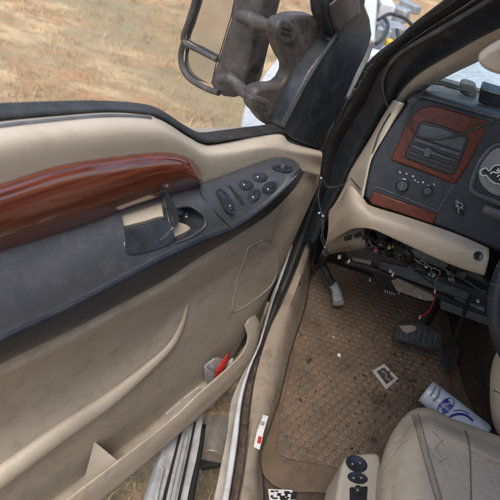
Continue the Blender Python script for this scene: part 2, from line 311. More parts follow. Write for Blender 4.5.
# map pocket front wall
li = D([(-60,592,.075),(0,548,.075),(68,497,.075),(112,464,.075),(170,419,.075),(199,392,.073),(233,362,.068),(244,348,.062),(247,336,.05),(244,325,.034)])
lc = D([(-60,601,.082),(0,557,.082),(68,507,.082),(115,472,.082),(168,430,.082),(203,398,.08),(238,367,.075),(250,350,.068),(252,334,.054),(247,320,.034)])
lo = D([(-60,612,.083),(0,569,.083),(62,520,.083),(108,485,.083),(155,449,.083),(212,397,.08),(246,364,.075),(256,346,.066),(256,328,.052),(250,317,.03)])
lb = D([(-60,622,.078),(0,579,.078),(60,531,.078),(99,500,.078),(146,461,.078),(217,399,.075),(251,362,.07),(259,343,.06),(259,325,.045),(254,315,.026)])
lz = [p-DN*.05-ZZ*.11 for p in lb[:7]]+[lb[7]-DN*.045-ZZ*.07, lb[8]-DN*.03-ZZ*.03, lb[9]-DN*.01]
mb = MB(); mb.loft([li, lc, lo, lb, lz], 110, 6); mb.build('map_pocket', 'tan_low', door, solid=.004, ang=70)
fl = [p-ZZ*.10-DN*.02 for p in li[:8]]; fb = [p-ZZ*.11-DN*.07 for p in li[:8]]
mb = MB(); mb.loft([fl, fb], 30, 2); mb.build('pocket_floor', 'tan_low', door, solid=.003)
a, b_, c_ = Dp(95,442,.02), Dp(82,487,.03), Dp(118,461,.076)
mb = MB(); mb.slab([a, c_, c_-ZZ*.09, b_-ZZ*.02], DU, .003); mb.build('pocket_divider', 'tan_low', door)
# door core + outer skin so that the door is a real thickness
core = [dw(.03,.56,-.012), dw(.03,-.10,-.012), dw(.12,-.19,-.012), dw(1.12,-.19,-.012), dw(1.12,.86,-.012), dw(.62,.80,-.012), dw(.5,.735,-.012), dw(.25,.68,-.012)]
mb = MB(); mb.slab(core, -DN, .06); mb.build('inner_shell', 'tan_low', door, bevel=.004)
skin = [dw(.0,.53,-.075), dw(.0,-.15,-.075), dw(.1,-.24,-.075), dw(1.14,-.24,-.075), dw(1.14,.84,-.075), dw(.62,.775,-.075), dw(.5,.71,-.075), dw(.25,.65,-.075)]
mb = MB(); mb.slab(skin, -DN, .03); mb.build('outer_skin', 'white_paint', door, bevel=.012)
# belt seal and glass
s0 = D([(-60,117),(0,110),(51,107.5),(102,106),(143,108),(165,113),(182,124),(199,134),(209,137),(233,134),(277,128),(283,127)], -.004)
s1 = D([(-60,124),(0,116),(51,112),(102,109.5),(141,111),(163,116.5),(182,128.5),(200,138),(211,140),(233,137.5),(277,131),(284,131)], .012)
s2 = D([(-60,131),(0,122),(51,117),(102,113),(136,114),(158,118),(184,133),(202,142.5),(219,142.5),(240,139),(277,134),(285,134)], .010)
s3 = [p-DN*.02-ZZ*.004 for p in s2]
mb = MB(); mb.loft([[p-DN*.02 for p in s0], s0, s1, s2, s3], 110, 4); mb.build('belt_seal', 'rubber', door, ang=80)
h0 = D([(-60,137),(0,127),(30,123.5),(75,119),(110,116.5),(150,117.5)], .030); mb = MB(); mb.tube(h0, .0042, 8, 60); mb.build('window_felt_strip', 'duct', door)
gl = [Dp(-70,121,-.012), Dp(0,113,-.012), Dp(102,109,-.012), Dp(143,111,-.012), Dp(182,127,-.012), Dp(209,139,-.012), Dp(277,131,-.012), Dp(340,30,-.012), Dp(345,-60,-.012), dw(.75,1.36,-.012), dw(1.05,1.36,-.012)]
mb = MB(); mb.slab(gl, -DN, .004); mb.build('window_glass', 'glass', door)
# black front frame of the window
fr = [(281,129),(291,141),(302,146),(320,151.5),(331,127),(350,99),(362,75),(368,56),(373,34),(371,18),(366,5),(368,-12),(380,-60),(352,-60),(330,-20),(327,2),(328,18),(332,32),(336,40),(311,72)]
mb = MB(); mb.slab([Dp(*p, .004) for p in fr], -DN, .05); mb.build('window_frame', 'pillar', door, bevel=.008, seg=4)
mb = MB(); mb.tube([Dp(*p, .006) for p in [(283,127),(310,76),(334,38),(352,8)]], .004, 8, 30); mb.build('frame_seal', 'rubber', door)
mb = MB(); mb.loft([D([(329,4),(330,16),(333,27),(337,33)], .008), D([(341,-6),(345,6),(347,14),(348,20)], .012), D([(352,-16),(356,-4),(358,4),(359,12)], .006)], 20, 5); mb.build('corner_reflection', 'sail', door, solid=.004)  # brown piece shaped as the reflection in the window's front corner
# ---- wood trim
w0 = D([(-60,197),(0,182),(60,163),(119,154),(165,150),(190,156),(200,168),(202,178)], .045)
w1 = D([(-60,207),(0,191),(60,172),(119,162),(163,157.5),(186,162),(196,171),(201,179)], .067)
w2 = D([(-60,233),(0,216),(60,195),(119,181),(161,173),(181,172),(193,175.5),(200.5,181)], .077)
w3 = D([(-60,260),(0,241),(60,220),(119,203),(161,190),(180,184),(192,181.5),(200.5,183)], .071)
w4 = D([(-60,277),(0,257),(60,239),(119,215),(162,200),(180,194),(193,190),(201,185)], .052)
mb = MB(); mb.loft([w0, w1, w2, w3, w4], 110, 7); wo = mb.build('wood_trim', 'wood', door, solid=.004, ang=80)
# ---- armrest
a0 = D([(-60,268),(0,248),(34,238),(68,228),(102,216),(122,207),(165,193),(200,184),(216,178.5),(250,166),(275,158),(290,158.5),(299,164)], .050)
a1 = D([(-60,274),(0,254),(34,244),(68,234),(102,222),(124,213),(167,199),(202,189),(219,183),(252,170),(276,161),(290,161),(299.3,165)], .062)
a2 = D([(-60,325),(0,298),(34,284),(68,268),(120,246),(165,226),(200,211),(225,202),(255,189),(278,174),(292,168),(300,167)], .098)
a3 = D([(-60,362),(0,331),(34,315),(60,303),(102,283),(165,250),(199,235),(233,222),(262,203),(284,184),(295,173),(300.5,168.5)], .118)
a4 = D([(-60,375),(0,343),(34,327),(62,313),(102,292),(165,259),(199,243),(233,229),(264,207),(287,186),(297,174.5),(301,170)], .122)
a5 = D([(-60,395),(0,361),(34,345),(65,330),(102,311),(165,277),(199,255),(233,235.5),(267,213),(290,190),(299,177),(301.5,172)], .106)
a6 = [p-DN*.06-ZZ*.006 for p in a5]
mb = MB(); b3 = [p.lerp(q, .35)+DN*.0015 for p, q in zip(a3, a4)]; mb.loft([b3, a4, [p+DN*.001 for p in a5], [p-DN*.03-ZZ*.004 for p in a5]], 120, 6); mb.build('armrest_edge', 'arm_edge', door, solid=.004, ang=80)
mb = MB(); mb.loft([a0, a1, a2, a3, a4, a5, a6], 620, 26); arm_bv = mb.bvh()
P1 = [(121,213),(164,199),(170,200),(172,218),(174,226),(160,240),(132,250),(127,246),(124,228)]
P2 = [(173,209),(180,207),(191,206.5),(199,211),(205,218),(204.5,226),(198,232),(188,238),(174,243),(170,236)]
cut(mb, P1); cut(mb, P2)
arm = mb.build('armrest', 'arm', door, solid=.003, ang=70)
def onarm(l, o=0):
    r = []
    for p in l:
        q = hit(arm_bv, *p)
        if q: r.append(q[0]+q[1]*o)
    return r
# tan bowl behind the pull handle, and finger cup
def bowl(P, depth, m, nm, k=.6, sh=(0, 0)):
    top = onarm(P); top.append(top[0]); c = sum(top[:-1], Vector())/(len(top)-1)
    q = [p-DN*depth+(c-p)*(1-k)-ZZ*.008 for p in top]; mid = [p-DN*depth*.6+(c-p)*.08-ZZ*.004 for p in top]; cc = sum(q[:-1], Vector())/(len(q)-1)
    q2 = [p.lerp(cc, .97)-DN*.004 for p in q]
    mb = MB(); mb.loft([top, mid, q, q2], 60, 4); return mb.build(nm, m, arm, ang=50)
bowl(P1, .045, 'tan', 'handle_recess', .75)
bowl(P2, .04, 'gloss', 'finger_cup', .7)
fl_ = [onarm([p])[0]-DN*.016-ZZ*.003 for p in [(168,236),(172,229),(180,226),(191,228),(197,232),(188,238),(176,243)]]
mb = MB(); mb.slab(fl_, -DN, .004, 30); mb.build('cup_floor', 'tan_light', arm, bevel=.001)
for P in ([(177,207.5),(184,206),(191,206.5),(199,211),(205,218),(204.5,226),(198,232),(188,238),(174,243.5)],):
    e = onarm(P, .0005); mb = MB(); mb.tube(cr(e, 70), [.0015,.003,.003,.0015], 8); mb.build('recess_rim', 'arm', arm)
lev = [onarm([p])[0]+DN*(-.002 if p[1] < 232 else .004) for p in [(123,231),(150,224),(169,219),(172.5,226),(173,240),(153,249.5),(130,254),(124,248)]]
mb = MB(); mb.slab(lev, -DN-ZZ*.3, .02, 40); mb.build('door_handle', 'gloss', door, bevel=.004)
tg = [onarm([p])[0]-DN*.014-ZZ*.004 for p in [(118,211),(140,203),(166,194),(172,206),(172,222),(150,229),(120,236)]]
mb = MB(); mb.slab(tg, -DN, .006, 0); mb.build('tan_gap_plate', 'tan', door, bevel=.002)
sp = [onarm([p])[0] for p in [(166,200),(171,200),(175,208),(178,218),(176,226),(171,228),(169,220),(167,210)]]
sp = [p+DN*o for p, o in zip(sp, (.004,.004,.006,.006,.002,.0,.0,.002))]; sp[0] = Dp(165.5,192,.084); sp[1] = Dp(169,194,.084)
mb = MB(); mb.slab(sp, -DN, .016); mb.build('pull_strap', 'gloss', door, bevel=.0015)
# seam between armrest and switch plate
mb = MB(); mb.tube(onarm([(199.5,187),(201,194),(206,201),(216,213),(227,224),(233,229),(234,234)], .0001), .0011, 6, 40); mb.build('panel_seam', 'ink', arm)
# ---- switch panel features
def onn(px, py):
    p, n = hit(arm_bv, px, py); return p, n
def switch(px, py, w, h, name, par, m='gloss', ang=0, tilt=0, hh=.006):
    p, n = onn(px, py); xd = (RT*math.cos(R(ang))-UP*math.sin(R(ang))); xd = (xd-n*xd.dot(n)).normalized()
    dist = (p-CP).length; mw = w/F*dist/2*1.2; mh = h/F*dist/2*1.15
    mb = MB(); mb.lathe(p, n, [(1.18,-.002),(1.2,.0012),(1.06,.0016),(1.0,.0016),(.95,hh*.6),(.7,hh*.8),(.35,hh*.55),(.0001,hh*.45)], 32, mw, mh, xd)
    return mb.build(name, m, par, ang=50), p, n, xd, mw, mh
for px, py, w, h, a in [(245.6,185.4,13,8.5,-24),(260,178,13,8.5,-24),(254,195.6,13,8.5,-24),(269.4,188,13,8.5,-24)]:
    o, p, n, xd, mw, mh = switch(px, py, w, h, 'window_switch', door, 'gloss', a)
    yd = n.cross(xd); mb = MB(); mb.box(p+n*.0045-xd*mw*.45, (mw*.16, mh*.35, .0005), Matrix((xd, yd, n)).transposed()); mb.build('switch_icon', 'icon', o)
o, p, n, xd, mw, mh = switch(225.5, 201.5, 20, 10.5, 'lock_switch', door, 'gloss', 46)
yd = n.cross(xd)
mb = MB()
for t in (-.55, .5): mb.lathe(p+xd*mw*t+n*.003, n, [(.0001,0),(.0019,0),(.0019,.0008),(.0012,.001),(.0001,.001)], 16)
mb.build('switch_icon', 'icon', o)
mb = MB(); mb.slab(onarm([(228,187),(231,187),(239,196),(245,205),(241,205),(235,197)], .0016), -DN, .004); mb.build('switch_divider', 'ink', door, bevel=.0006)
o, p, n, xd, mw, mh = switch(282.5, 168.5, 15, 12, 'mirror_knob', door, 'gloss', -20, hh=.004)
mb = MB(); mb.lathe(p+n*.002, n, [(.0001,0),(.0065,0),(.0055,.006),(.004,.0075),(.0001,.0075)], 24); mb.box(p+n*.010, (.002, .009, .001), Matrix((xd, n.cross(xd), n)).transposed()); mb.build('knob_cap', 'arm', o)
# small dents and light marks on the switch plate: two screws
# ---- speaker grille (raised fine ribs inside a thin frame)
G = [(248,247),(267,238),(274,244),(277,257),(275,277),(264,292),(235,311),(232.5,303),(238,275)]
gp = [hit(pan_bv, *p) for p in G]; gp = [a[0]+a[1]*.0015 for a in gp if a]
mb = MB(); mb.tube(cr(gp+[gp[0]], 80)[:-1], .0018, 8, closed=True); gr = mb.build('speaker_grille', 'tan_low', door, ang=80)
mb = MB()
for k in range(46):
    y0 = 238+k*1.65; run = []
    for j in range(90):
        x = 228+j*.6; y = y0+(x-252)*-.22
        if inpoly(x, y, G):
            q = hit(pan_bv, x, y)
            if q: run.append(q[0]+q[1]*.0002)
    if len(run) > 4: mb.tube([run[0], run[len(run)//2], run[-1]], .0010, 6)
mb.build('grille_slats', 'tan_low', gr)
# front rubber edge of the door panel
# ---- tow mirror outside the glass
S0 = .20
mir = MB(); hs = [(236,-20),(229,20),(219,52),(214,68),(209,83),(214,92),(222,97),(231,98),(239,93),(244,80),(250,52),(256,25),(262,0),(268,-30)]
mir.slab([Sp(*p, S0) for p in hs], -DU, .07); mo = mir.build('side_mirror', 'mirror_plastic', door, bevel=.012, seg=4)
mb = MB(); mb.slab([Sp(*p, S0-.02) for p in [(196,-30),(240,-30),(232,15),(218,60),(183,42)]], -DU, .05); mb.build('mirror_back', 'mirror_plastic', mo, bevel=.008) if False else None
mb = MB(); mb.slab([Sp(*p, S0-.004) for p in [(198,-30),(240,-30),(231,15),(218,58),(186,40)]], -DU, .004); mb.build('mirror_glass', 'mirror', mo, smooth=False)
mb = MB(); mb.slab([Sp(*p, S0-.004) for p in [(186,46),(216,62),(211,84),(192,79),(184,66)]], -DU, .004); mb.build('spotter_glass', 'mirror', mo, smooth=False)
mb = MB(); mb.tube([Sp(*p, S0+.004) for p in [(200,-40),(196,-5),(189,20),(183.5,41),(200,51),(217,60)]], .0068, 10, 60); mb.build('glass_frame', 'mirror_plastic', mo)
mb = MB(); mb.tube([Sp(*p, S0+.004) for p in [(184,42),(181,54),(182,66),(189,78),(205,88),(219,93)]], .0075, 10, 50); mb.build('spotter_frame', 'mirror_plastic', mo)
for pts, rr, cl in (([(240,16),(250,19),(265,25),(283,31)], [.014,.016,.010,.008], [(277,27),(282,20),(292,22),(298,31),(295,41),(284,44),(278,38)]),
                    ([(220,80),(230,79),(242,90),(256,106)], [.013,.015,.010,.009], [(253,98),(260,97),(271,102),(274,110),(269,117),(258,114),(253,107)])):
    mb = MB(); q = [Sp(*p, S0+.02) for p in pts[:3]]+[Dp(*pts[3], -.04)]; mb.tube(q, rr, 16, 30)
    bmesh.ops.create_icosphere(mb.bm, subdivisions=3, radius=rr[1]*1.05, matrix=Matrix.Translation(q[1])); mb.build('mirror_arm', 'mirror_plastic', mo, ang=80)
    mb = MB(); mb.slab([Dp(*p, -.024) for p in cl], -DN, .03, 30); mb.build('arm_bracket', 'mirror_plastic', mo, bevel=.005)
    cx = sum(p[0] for p in cl)/7; cy = sum(p[1] for p in cl)/7
    for k in (-1, 1):
        mb = MB(); mb.slab([Dp(cx+x, cy+y+k*2.8, -.0225) for x, y in ((-5,-2.6),(5,.6),(5,2.6),(-5,-.5))], -DN, .004); mb.build('bracket_slot', 'ink', mo)
sl = [(277,40),(280,28),(288,19),(300,16),(315,17),(330,24),(345,30),(335,60),(310,90),(296,140),(277,131),(266,124),(258,113),(254,102),(257,91),(268,87),(280,86),(288,78),(289.5,68),(284,58)]
mb = MB(); mb.slab([Dp(*p, -.035) for p in sl], -DN, .035, 70); mb.build('mirror_sail', 'sail', door, bevel=.008)

# ================================================================== THE CAB BODY
body = thing('pickup_truck', (-.5, .5, -.1), 'white pickup truck seen from its doorway, tan interior, driver door open, dashboard underside torn open', 'pickup truck')
ZT = [(100,.72),(150,.55),(185,.42),(215,.31),(245,.21),(290,.13),(330,.085),(380,.06),(500,.05)]
def St(l, dz=0): return [Zp(p[0], p[1], interp(p[1], ZT)+(p[2] if len(p) > 2 else 0)+dz) for p in l]
e0 = [(205,540),(214,500),(227,436),(232,400),(243,374),(257,350),(262,330),(270,300)]
e1 = [(213,540),(222.5,500),(230.5,450),(238,400),(246,372),(258.5,347),(264,327),(271,303),(281,270)]
e2 = [(220,540),(228,500),(236.5,447),(242,400),(251,366),(260.5,343),(266,324),(274,298),(288,262),(298,235)]
e3 = [(232,540),(239.5,500),(245.5,464),(251,408),(257,374),(268,336),(281,305),(295,270),(304,245)]
e4 = [(234,540),(241,500),(247,464),(253,408),(258,374),(270,332),(283,303),(297,268),(306,243)]
# rocker: outer vertical wall
mb = MB(); mb.loft([St(e0, -.35), St(e0, -.035), St(e0, -.012), St(e1, -.008)], 60, 3); mb.build('rocker_panel', 'grey_paint', body, solid=.003)
mb = MB(); mb.loft([St(e1, -.008), St([(a+1,b) for a, b in e1], .004), St([(a-1,b) for a, b in e2], .006), St(e2, .002)], 60, 3); mb.build('painted_sill', 'white_paint', body, solid=.002, ang=60)
mb = MB(); mb.loft([St(e2, .001), St([(a+2,b) for a, b in e2], -.012), St([(a-2,b) for a, b in e3], -.014), St(e3, .0)], 90, 4); mb.build('sill_channel', 'rust', body, solid=.002)
# black weather seal on the upright part of the opening
PY = [(-60,.45),(0,.58),(50,.72),(100,.82),(150,.88),(200,.90),(245,.90),(290,.80),(328,.68),(380,.5),(500,.15)]
def Pl(l, dy=0): return [Yp(p[0], p[1], interp(p[1], PY)+dy+(p[2] if len(p) > 2 else 0)) for p in l]
pil = [
 [(520,-62),(444,0),(412,25),(388,48),(362,69),(347,101),(331,128),(322,152),(317,180),(306,212),(296,238),(284,268),(270,303),(262,326),(256,352)],
 [(530,-58),(455,1),(424,24),(398,46),(373,68),(357,98),(340,126),(329,150),(323,180),(311,213),(302,240),(291,269),(276,306),(266,332),(259,359)],
 [(540,-48),(470,2),(436,24),(404,46),(380,70),(366,99),(349,128),(336,152),(329,182),(315,215),(305,243),(296,270),(281,306),(269,334),(261,362)]]
mb = MB(); mb.loft([Pl(pil[0], .03), Pl(pil[0], .0), Pl(pil[1], -.012), Pl(pil[2], .01)], 100, 5); mb.build('door_seal', 'rubber', body, solid=.004, ang=60)
pin = [(560,0),(500,26.5),(466,44.5),(425,69),(405,86),(395,100),(384,117),(371,140),(352,171),(347,184),(337,203),(325,224),(316,243)]
pmd = [(550,-22),(490,6),(450,25),(415,48),(392,72),(380,96),(364,125),(350,152),(339,178),(330,196),(322,210),(314,226),(310,243)]
pm0 = [(540,-48),(470,2),(436,24),(404,46),(380,70),(366,99),(349,128),(336,152),(329,182),(322,200),(315,215),(308,232),(304,243)]
pm2 = [(555,-11),(495,16),(458,35),(420,59),(399,80),(387,100),(374,123),(360,148),(345,178),(337,194),(329,208),(320,228),(313,243)]
mb = MB(); mb.loft([Pl(pm0, .012), Pl(pmd, -.005), Pl(pm2, -.012), Pl(pin, .01), Pl(pin, .06)], 100, 6); mb.build('windshield_pillar', 'pillar', body, solid=.004, ang=60)
mb = MB(); mb.tube(Pl([(540,-34),(487,1),(442,28),(398,55),(383,79),(385,99),(391,112)], -.02), [.0035,.005,.004,.002], 8, 60); mb.build('pillar_seam', 'duct', body)
# more sealing ribs along the outside of the pillar
mb = MB(); mb.tube(Pl([(530,-62),(458,-4),(424,20),(398,41),(372,62),(352,92),(336,124)], -.004), .006, 8, 60); mb.build('rain_gutter', 'pillar', body)
mb = MB(); rt = random.Random(8)
for t in range(16):
    u = t/15+rt.uniform(-.02, .02); x = 348+u*24; y = 100-u*36; a = rt.uniform(-4, 4)
    mb.tube(Pl([(x-rt.uniform(1,3),y+rt.uniform(0,3)),(x+rt.uniform(0,1),y+1),(x+rt.uniform(1,4),y-rt.uniform(1,5))], -.014), [rt.uniform(.001,.0024), .0008], 6, 5)
mb.build('torn_seal_edge', 'duct', body)
# pale painted strip between frame and pillar (door opening flange)
mb = MB(); mb.loft([Pl([(372,38),(366,54),(356,74),(345,100)], .0), Pl([(374,44),(368,60),(358,80),(347,102)], -.012)], 20, 2); mb.build('opening_flange', 'white_paint', body, solid=.002)
# tan inner trim of the pillar + header
ti = [(575,10),(510,45),(500,48),(480,58),(455,70),(432,82),(415,92),(403,107)]
to = [(560,0),(500,26),(478,38),(450,53),(425,68),(411,79),(401,91),(395,100)]
mb = MB(); mb.loft([Pl(to, .008), Pl([( (a[0]+b[0])/2, (a[1]+b[1])/2) for a, b in zip(to, ti)], -.004), Pl(ti, .02), Pl(ti, .06)], 50, 5); mb.build('pillar_trim', 'tan_low', body, solid=.004, ang=60)
vz = [Yp(*p, .42) for p in [(477,59),(480,66),(488,72),(500,76),(530,84),(570,60),(540,30),(500,44)]]
mb = MB(); mb.slab(vz, Vector((0, 1, .2)).normalized(), .02, 50); vis = mb.build('sun_visor', 'tan_low', body, bevel=.007)
# floor, firewall, tunnel, roof and far side so the cab encloses its own shade
mb = MB(); mb.box(Vector((.2, .45, -.03)), (1.37, 1.56, .05)); mb.build('cab_floor', 'carpet', body)
mb = MB(); mb.loft([[Vector((-.50,1.16,-.01)),Vector((.9,1.16,-.01))],[Vector((-.5,1.2,.15)),Vector((.9,1.2,.15))],[Vector((-.5,1.22,.62)),Vector((.9,1.22,.62))]], 10, 4); mb.build('firewall', 'dark', body, solid=.02)
mb = MB(); mb.loft([[Vector((.16,-.2,0)),Vector((.16,1.15,0))],[Vector((.20,-.2,.16)),Vector((.18,1.15,.25))],[Vector((.3,-.2,.2)),Vector((.3,1.15,.3))],[Vector((.5,-.2,.16)),Vector((.5,1.15,.25))],[Vector((.54,-.2,0)),Vector((.54,1.15,0))]], 12, 5); mb.build('transmission_tunnel', 'carpet', body)
mb = MB(); mb.box(Vector((-.585, 1.10, .32)), (.04, .26, .85)); mb.build('cowl_side', 'dark', body, bevel=.005)  # unseen side wall, added to stop light leaking in ahead of the door
mb = MB(); mb.loft([[Vector((-.50,1.03,.80)),Vector((.9,1.03,.80))],[Vector((-.52,1.14,.72)),Vector((.9,1.14,.72))],[Vector((-.55,1.26,.60)),Vector((.9,1.26,.60))]], 6, 4); mb.build('cowl_panel', 'duct', body, solid=.01)  # added to close the gap that let light down behind the dash
mb = MB(); mb.box(Vector((.60, .95, .65)), (.56, .50, .40)); mb.build('passenger_dashboard', 'black', body, bevel=.03)  # unseen far dash, added to hold back light from the passenger side
mb = MB(); mb.box(Vector((-.05, 1.0, .68)), (.78, .36, .12)); mb.build('light_block_box', 'dark', body)  # unseen box, added to keep windshield light out of the footwell
mb = MB(); mb.box(Vector((.20, .93, .66)), (.26, .5, .36)); mb.build('centre_stack', 'black', body, bevel=.02)  # unseen filler, added where windshield light fell through the dash gap
mb = MB(); mb.box(Vector((.60, .15, .25)), (.50, .50, .30)); mb.box(Vector((.60, -.15, .65)), (.50, .14, .6)); mb.build('passenger_seat', 'leather', body, bevel=.05)
mb = MB(); mb.box(Vector((.22, -.15, 1.36)), (1.26, 1.25, .03)); mb.build('roof', 'headliner', body, bevel=.012)
mb = MB(); mb.box(Vector((.92, .3, .3)), (.05, 1.7, .95)); mb.build('far_door', 'tan_dark', body, bevel=.01)
mb = MB(); mb.box(Vector((.22, -.80, .55)), (1.25, .04, 1.55)); mb.build('rear_light_block', 'tan_dark', body, bevel=.01)  # unseen wall, raised to roof height to darken the cab interior
# tan sill trim plate and kick corner
k1 = [(256,540),(263,500),(262,478),(260,455),(270,425),(279,398),(290,352),(300,322),(306,300),(311,266),(315,245)]
mb = MB(); mb.loft([St(e4, -.01), St(e4, .016), St([((a+c)/2, (b+d)/2) for (a, b), (c, d) in zip([(236,540),(243,500),(247,478),(252,450),(256,420),(259,398),(266,352),(273,325),(283,300),(297,262),(306,243)], k1)], .012), [Zp(a, b, interp(b, ZT)*.4) for a, b in k1]], 70, 4)
sill_bv = mb.bvh(); mb.build('sill_trim', 'tan_dark', body, solid=.003, ang=50)
mb = MB(); mb.box(Vector(Zp(297,283,.15)), (.02,.03,.02)); mb.build('latch_clip', 'ink', body, bevel=.003)
# kick panel, dark, left of the footwell
mb = MB(); mb.loft([[Zp(311,266,.14),Zp(316,245,.2),Yp(330,205,.93),Yp(345,180,.95)],[Zp(322,262,.05),Yp(326,247,1.12),Yp(345,205,1.12),Yp(362,190,1.12)]], 20, 4); mb.build('kick_panel', 'dark', body, solid=.003)
# running board and bracket
rb = []
for l in ([(134,540),(143,500),(158,453),(166,425),(180,380)], [(136,540),(147,500),(161,453),(169,425),(183,380)], [(140,540),(151,500),(165,450),(172,425),(186,380)], [(149,540),(160,500),(173,450),(180,422),(192,380)],
          [(152,540),(163,500),(176,450),(183,422),(195,380)], [(164,540),(174,500),(185,450),(191,422),(201,380)], [(167,540),(177,500),(188,450),(194,422),(203,380)], [(181,540),(189,500),(199,450),(203,420),(211,380)]):
    rb.append(l)
hz = [-.30,-.275,-.275,-.285,-.272,-.272,-.285,-.28]
mb = MB(); C = [[Zp(a, b, h) for a, b in l] for l, h in zip(rb, hz)]; C = [[p-ZZ*.06 for p in C[0]]]+C+[[p-ZZ*.07 for p in C[-1]]]
mb.loft(C, 40, 4); rbo = mb.build('running_board', 'alu', body, solid=.003, ang=40)
mb = MB(); mb.loft([[Zp(a, b, -.279) for a, b in l] for l in ([(183,540),(187,500),(197,455),(202,425)],[(188,540),(194,500),(202,455),(206,425)])], 20, 2); mb.build('board_edge', 'ink', rbo, solid=.004)
for l0, l1 in (([(153,540),(162,500),(175,450),(182,422)],[(157,540),(165.5,500),(178,450),(185,422)]), ([(168,540),(177,500),(188,450),(194,422)],[(171,540),(180,500),(190.5,450),(196,422)])):
    mb = MB(); mb.loft([[Zp(a, b, -.2665) for a, b in l0], [Zp(a, b, -.2665) for a, b in l1]], 20, 2); mb.build('tread_groove', 'ink', rbo, solid=.002)
mb = MB(); mb.tube([Zp(*p, -.262) for p in [(161,540),(168,500),(179,452),(186,425)]], .006, 8, 20); mb.tube([Zp(*p, -.262) for p in [(150,540),(155,505),(163,468)]], .004, 8, 20); mb.build('tread_rib', 'alu', rbo)
mb = MB(); mb.tube([Zp(224,398,-.42), Zp(219,420,-.42), Zp(213,446,-.42), Zp(211,458,-.42)], .045, 24, 12); br = mb.build('step_bracket', 'galv', body, bevel=.004)
mb = MB(); mb.slab([Zp(*p, -.44) for p in [(203,455),(220,461),(222,464),(203,467),(200,461)]], -ZZ, .03); mb.build('bracket_foot', 'dark', br, bevel=.006)
mb = MB(); rq = random.Random(31)
for _ in range(46):
    c = Zp(rq.uniform(207,229), rq.uniform(386,414), -.37); r = rq.uniform(.006, .02)
    vs = [mb.bm.verts.new(c+Vector((rq.uniform(-1,1)*r, rq.uniform(-1,1)*r, rq.uniform(-1,.6)*r))) for _ in range(9)]; bmesh.ops.convex_hull(mb.bm, input=vs)
tag(mb.build('mud_clump', 'soil', smooth=False), 'clump of dry orange mud caked on the step bracket under the door', 'mud')
# front fender, cowl, hood
fe = [(350,-60),(332,-20),(318,8),(300,32),(280,53),(266,70),(255,88),(247,97),(243,112),(240,137),(262,140),(285,134),(330,80),(364,62),(376,38),(378,0),(383,-60)]
mb = MB(); mb.slab([Zp(*p, .46) for p in fe], -ZZ, .35); mb.build('front_fender', 'white_paint', body, bevel=.018, seg=4)
mb = MB(); mb.slab([Zp(*p, .55) for p in [(283,136),(300,152),(322,162),(345,134),(362,98),(372,70),(360,66),(335,105),(310,132)]], -ZZ, .3); mb.build('hinge_pillar', 'dark', body, bevel=.004)
mb = MB(); mb.slab([Zp(*p, .52) for p in [(425,110),(430,78),(440,64),(455,45),(520,30),(640,40),(640,150)]], -ZZ, .03); mb.build('hood', 'white_paint', body, bevel=.01)
ws = [Pl([(432,82)], .05)[0], Pl([(480,57)], .03)[0], Pl([(575,10)], .03)[0], Vector((.85,.38,1.14)), Vector((.9,1.02,.80)), Yp(470,93,1.0), Yp(432,84,.95)]
wn = (ws[1]-ws[0]).cross(ws[3]-ws[0]).normalized()
mb = MB(); v = [mb.bm.verts.new(p) for p in ws]; mb.bm.faces.new(v); bmesh.ops.triangulate(mb.bm, faces=mb.bm.faces[:]); mb.build('windshield', 'wind', body, smooth=False)
# engine bay pieces between fender and pillar
bay = thing('engine_bay_parts', tuple(Zp(400,40,.2)), 'jumble of grey metal engine bay parts beyond the black windshield pillar', 'engine parts')
random.seed(3)
def bx(px, py, z, sz, rz, m, nm, rx=0):
    mb = MB(); mb.box(Zp(px, py, z), sz, Matrix.Rotation(R(rz), 3, 'Z') @ Matrix.Rotation(R(rx), 3, 'X')); return mb.build(nm, m, bay, bevel=.008)
bx(384,8,.40,(.10,.22,.10),12,'white_paint','battery_box'); bx(398,14,.38,(.14,.10,.09),-20,'steel','metal_bracket'); bx(410,7,.36,(.16,.08,.06),-35,'steel','metal_bracket')
bx(381,34,.38,(.09,.16,.10),8,'steel','metal_bracket'); bx(393,30,.33,(.13,.15,.08),25,'steel','metal_bracket'); bx(374,60,.42,(.06,.10,.08),0,'white_paint','hinge_plate')
bx(389,43,.42,(.04,.05,.04),10,'yellow','fluid_cap'); bx(402,33,.33,(.10,.08,.07),40,'galv','metal_bracket'); bx(379,52,.40,(.08,.07,.06),30,'steel','metal_bracket'); bx(370,22,.36,(.05,.2,.1),10,'galv','metal_bracket')
for l in ([(378,20),(390,14),(404,18),(413,26)], [(376,44),(383,38),(388,26),(384,16)], [(392,48),(398,40),(397,30)]):
    mb = MB(); mb.tube([Zp(*p, .47) for p in l], .011, 10, 24); mb.build('hose', 'rubber', bay)

# ================================================================== FLOOR MAT
fm = thing('floor_mat', (-.2, .65, 0), 'brown rubber floor mat of hexagon cells strewn with dirt', 'floor mat')
o1 = [(303,300),(294,330),(285,370),(277,398),(267,425),(258,456),(261,470),(272,483),(290,491),(335,494),(400,520),(480,500),(480,430),(462,380),(452,330),(440,290),(420,262),(330,240),(316,245),(309,270)]
mb = MB(); mb.slab([Zp(*p, .010) for p in o1], -ZZ, .007, 120); mb.build('mat_border', 'mat', fm, bevel=.003)
o2 = [(307,296),(301,318),(292,336),(294,354),(287,385),(281,415),(276.5,446),(280,454),(292,459),(335,467),(400,485),(450,470),(452,420),(450,380),(446,330),(435,285),(415,266),(330,246),(318,252),(312,270)]
mb = MB(); mb.slab([Zp(*p, .0165) for p in o2], -ZZ, .006, 140); mb.build('tread_sheet', 'mat', fm, bevel=.002)
mb = MB(); rng = random.Random(5); hs_ = .0236; ex = [tuple(Zp(*p, .0165).xy) for p in o2]
cxm = sum(p[0] for p in ex)/len(ex); cym = sum(p[1] for p in ex)/len(ex)
ex2 = [(cxm+(x-cxm)*.965, cym+(y-cym)*.975) for x, y in ex]
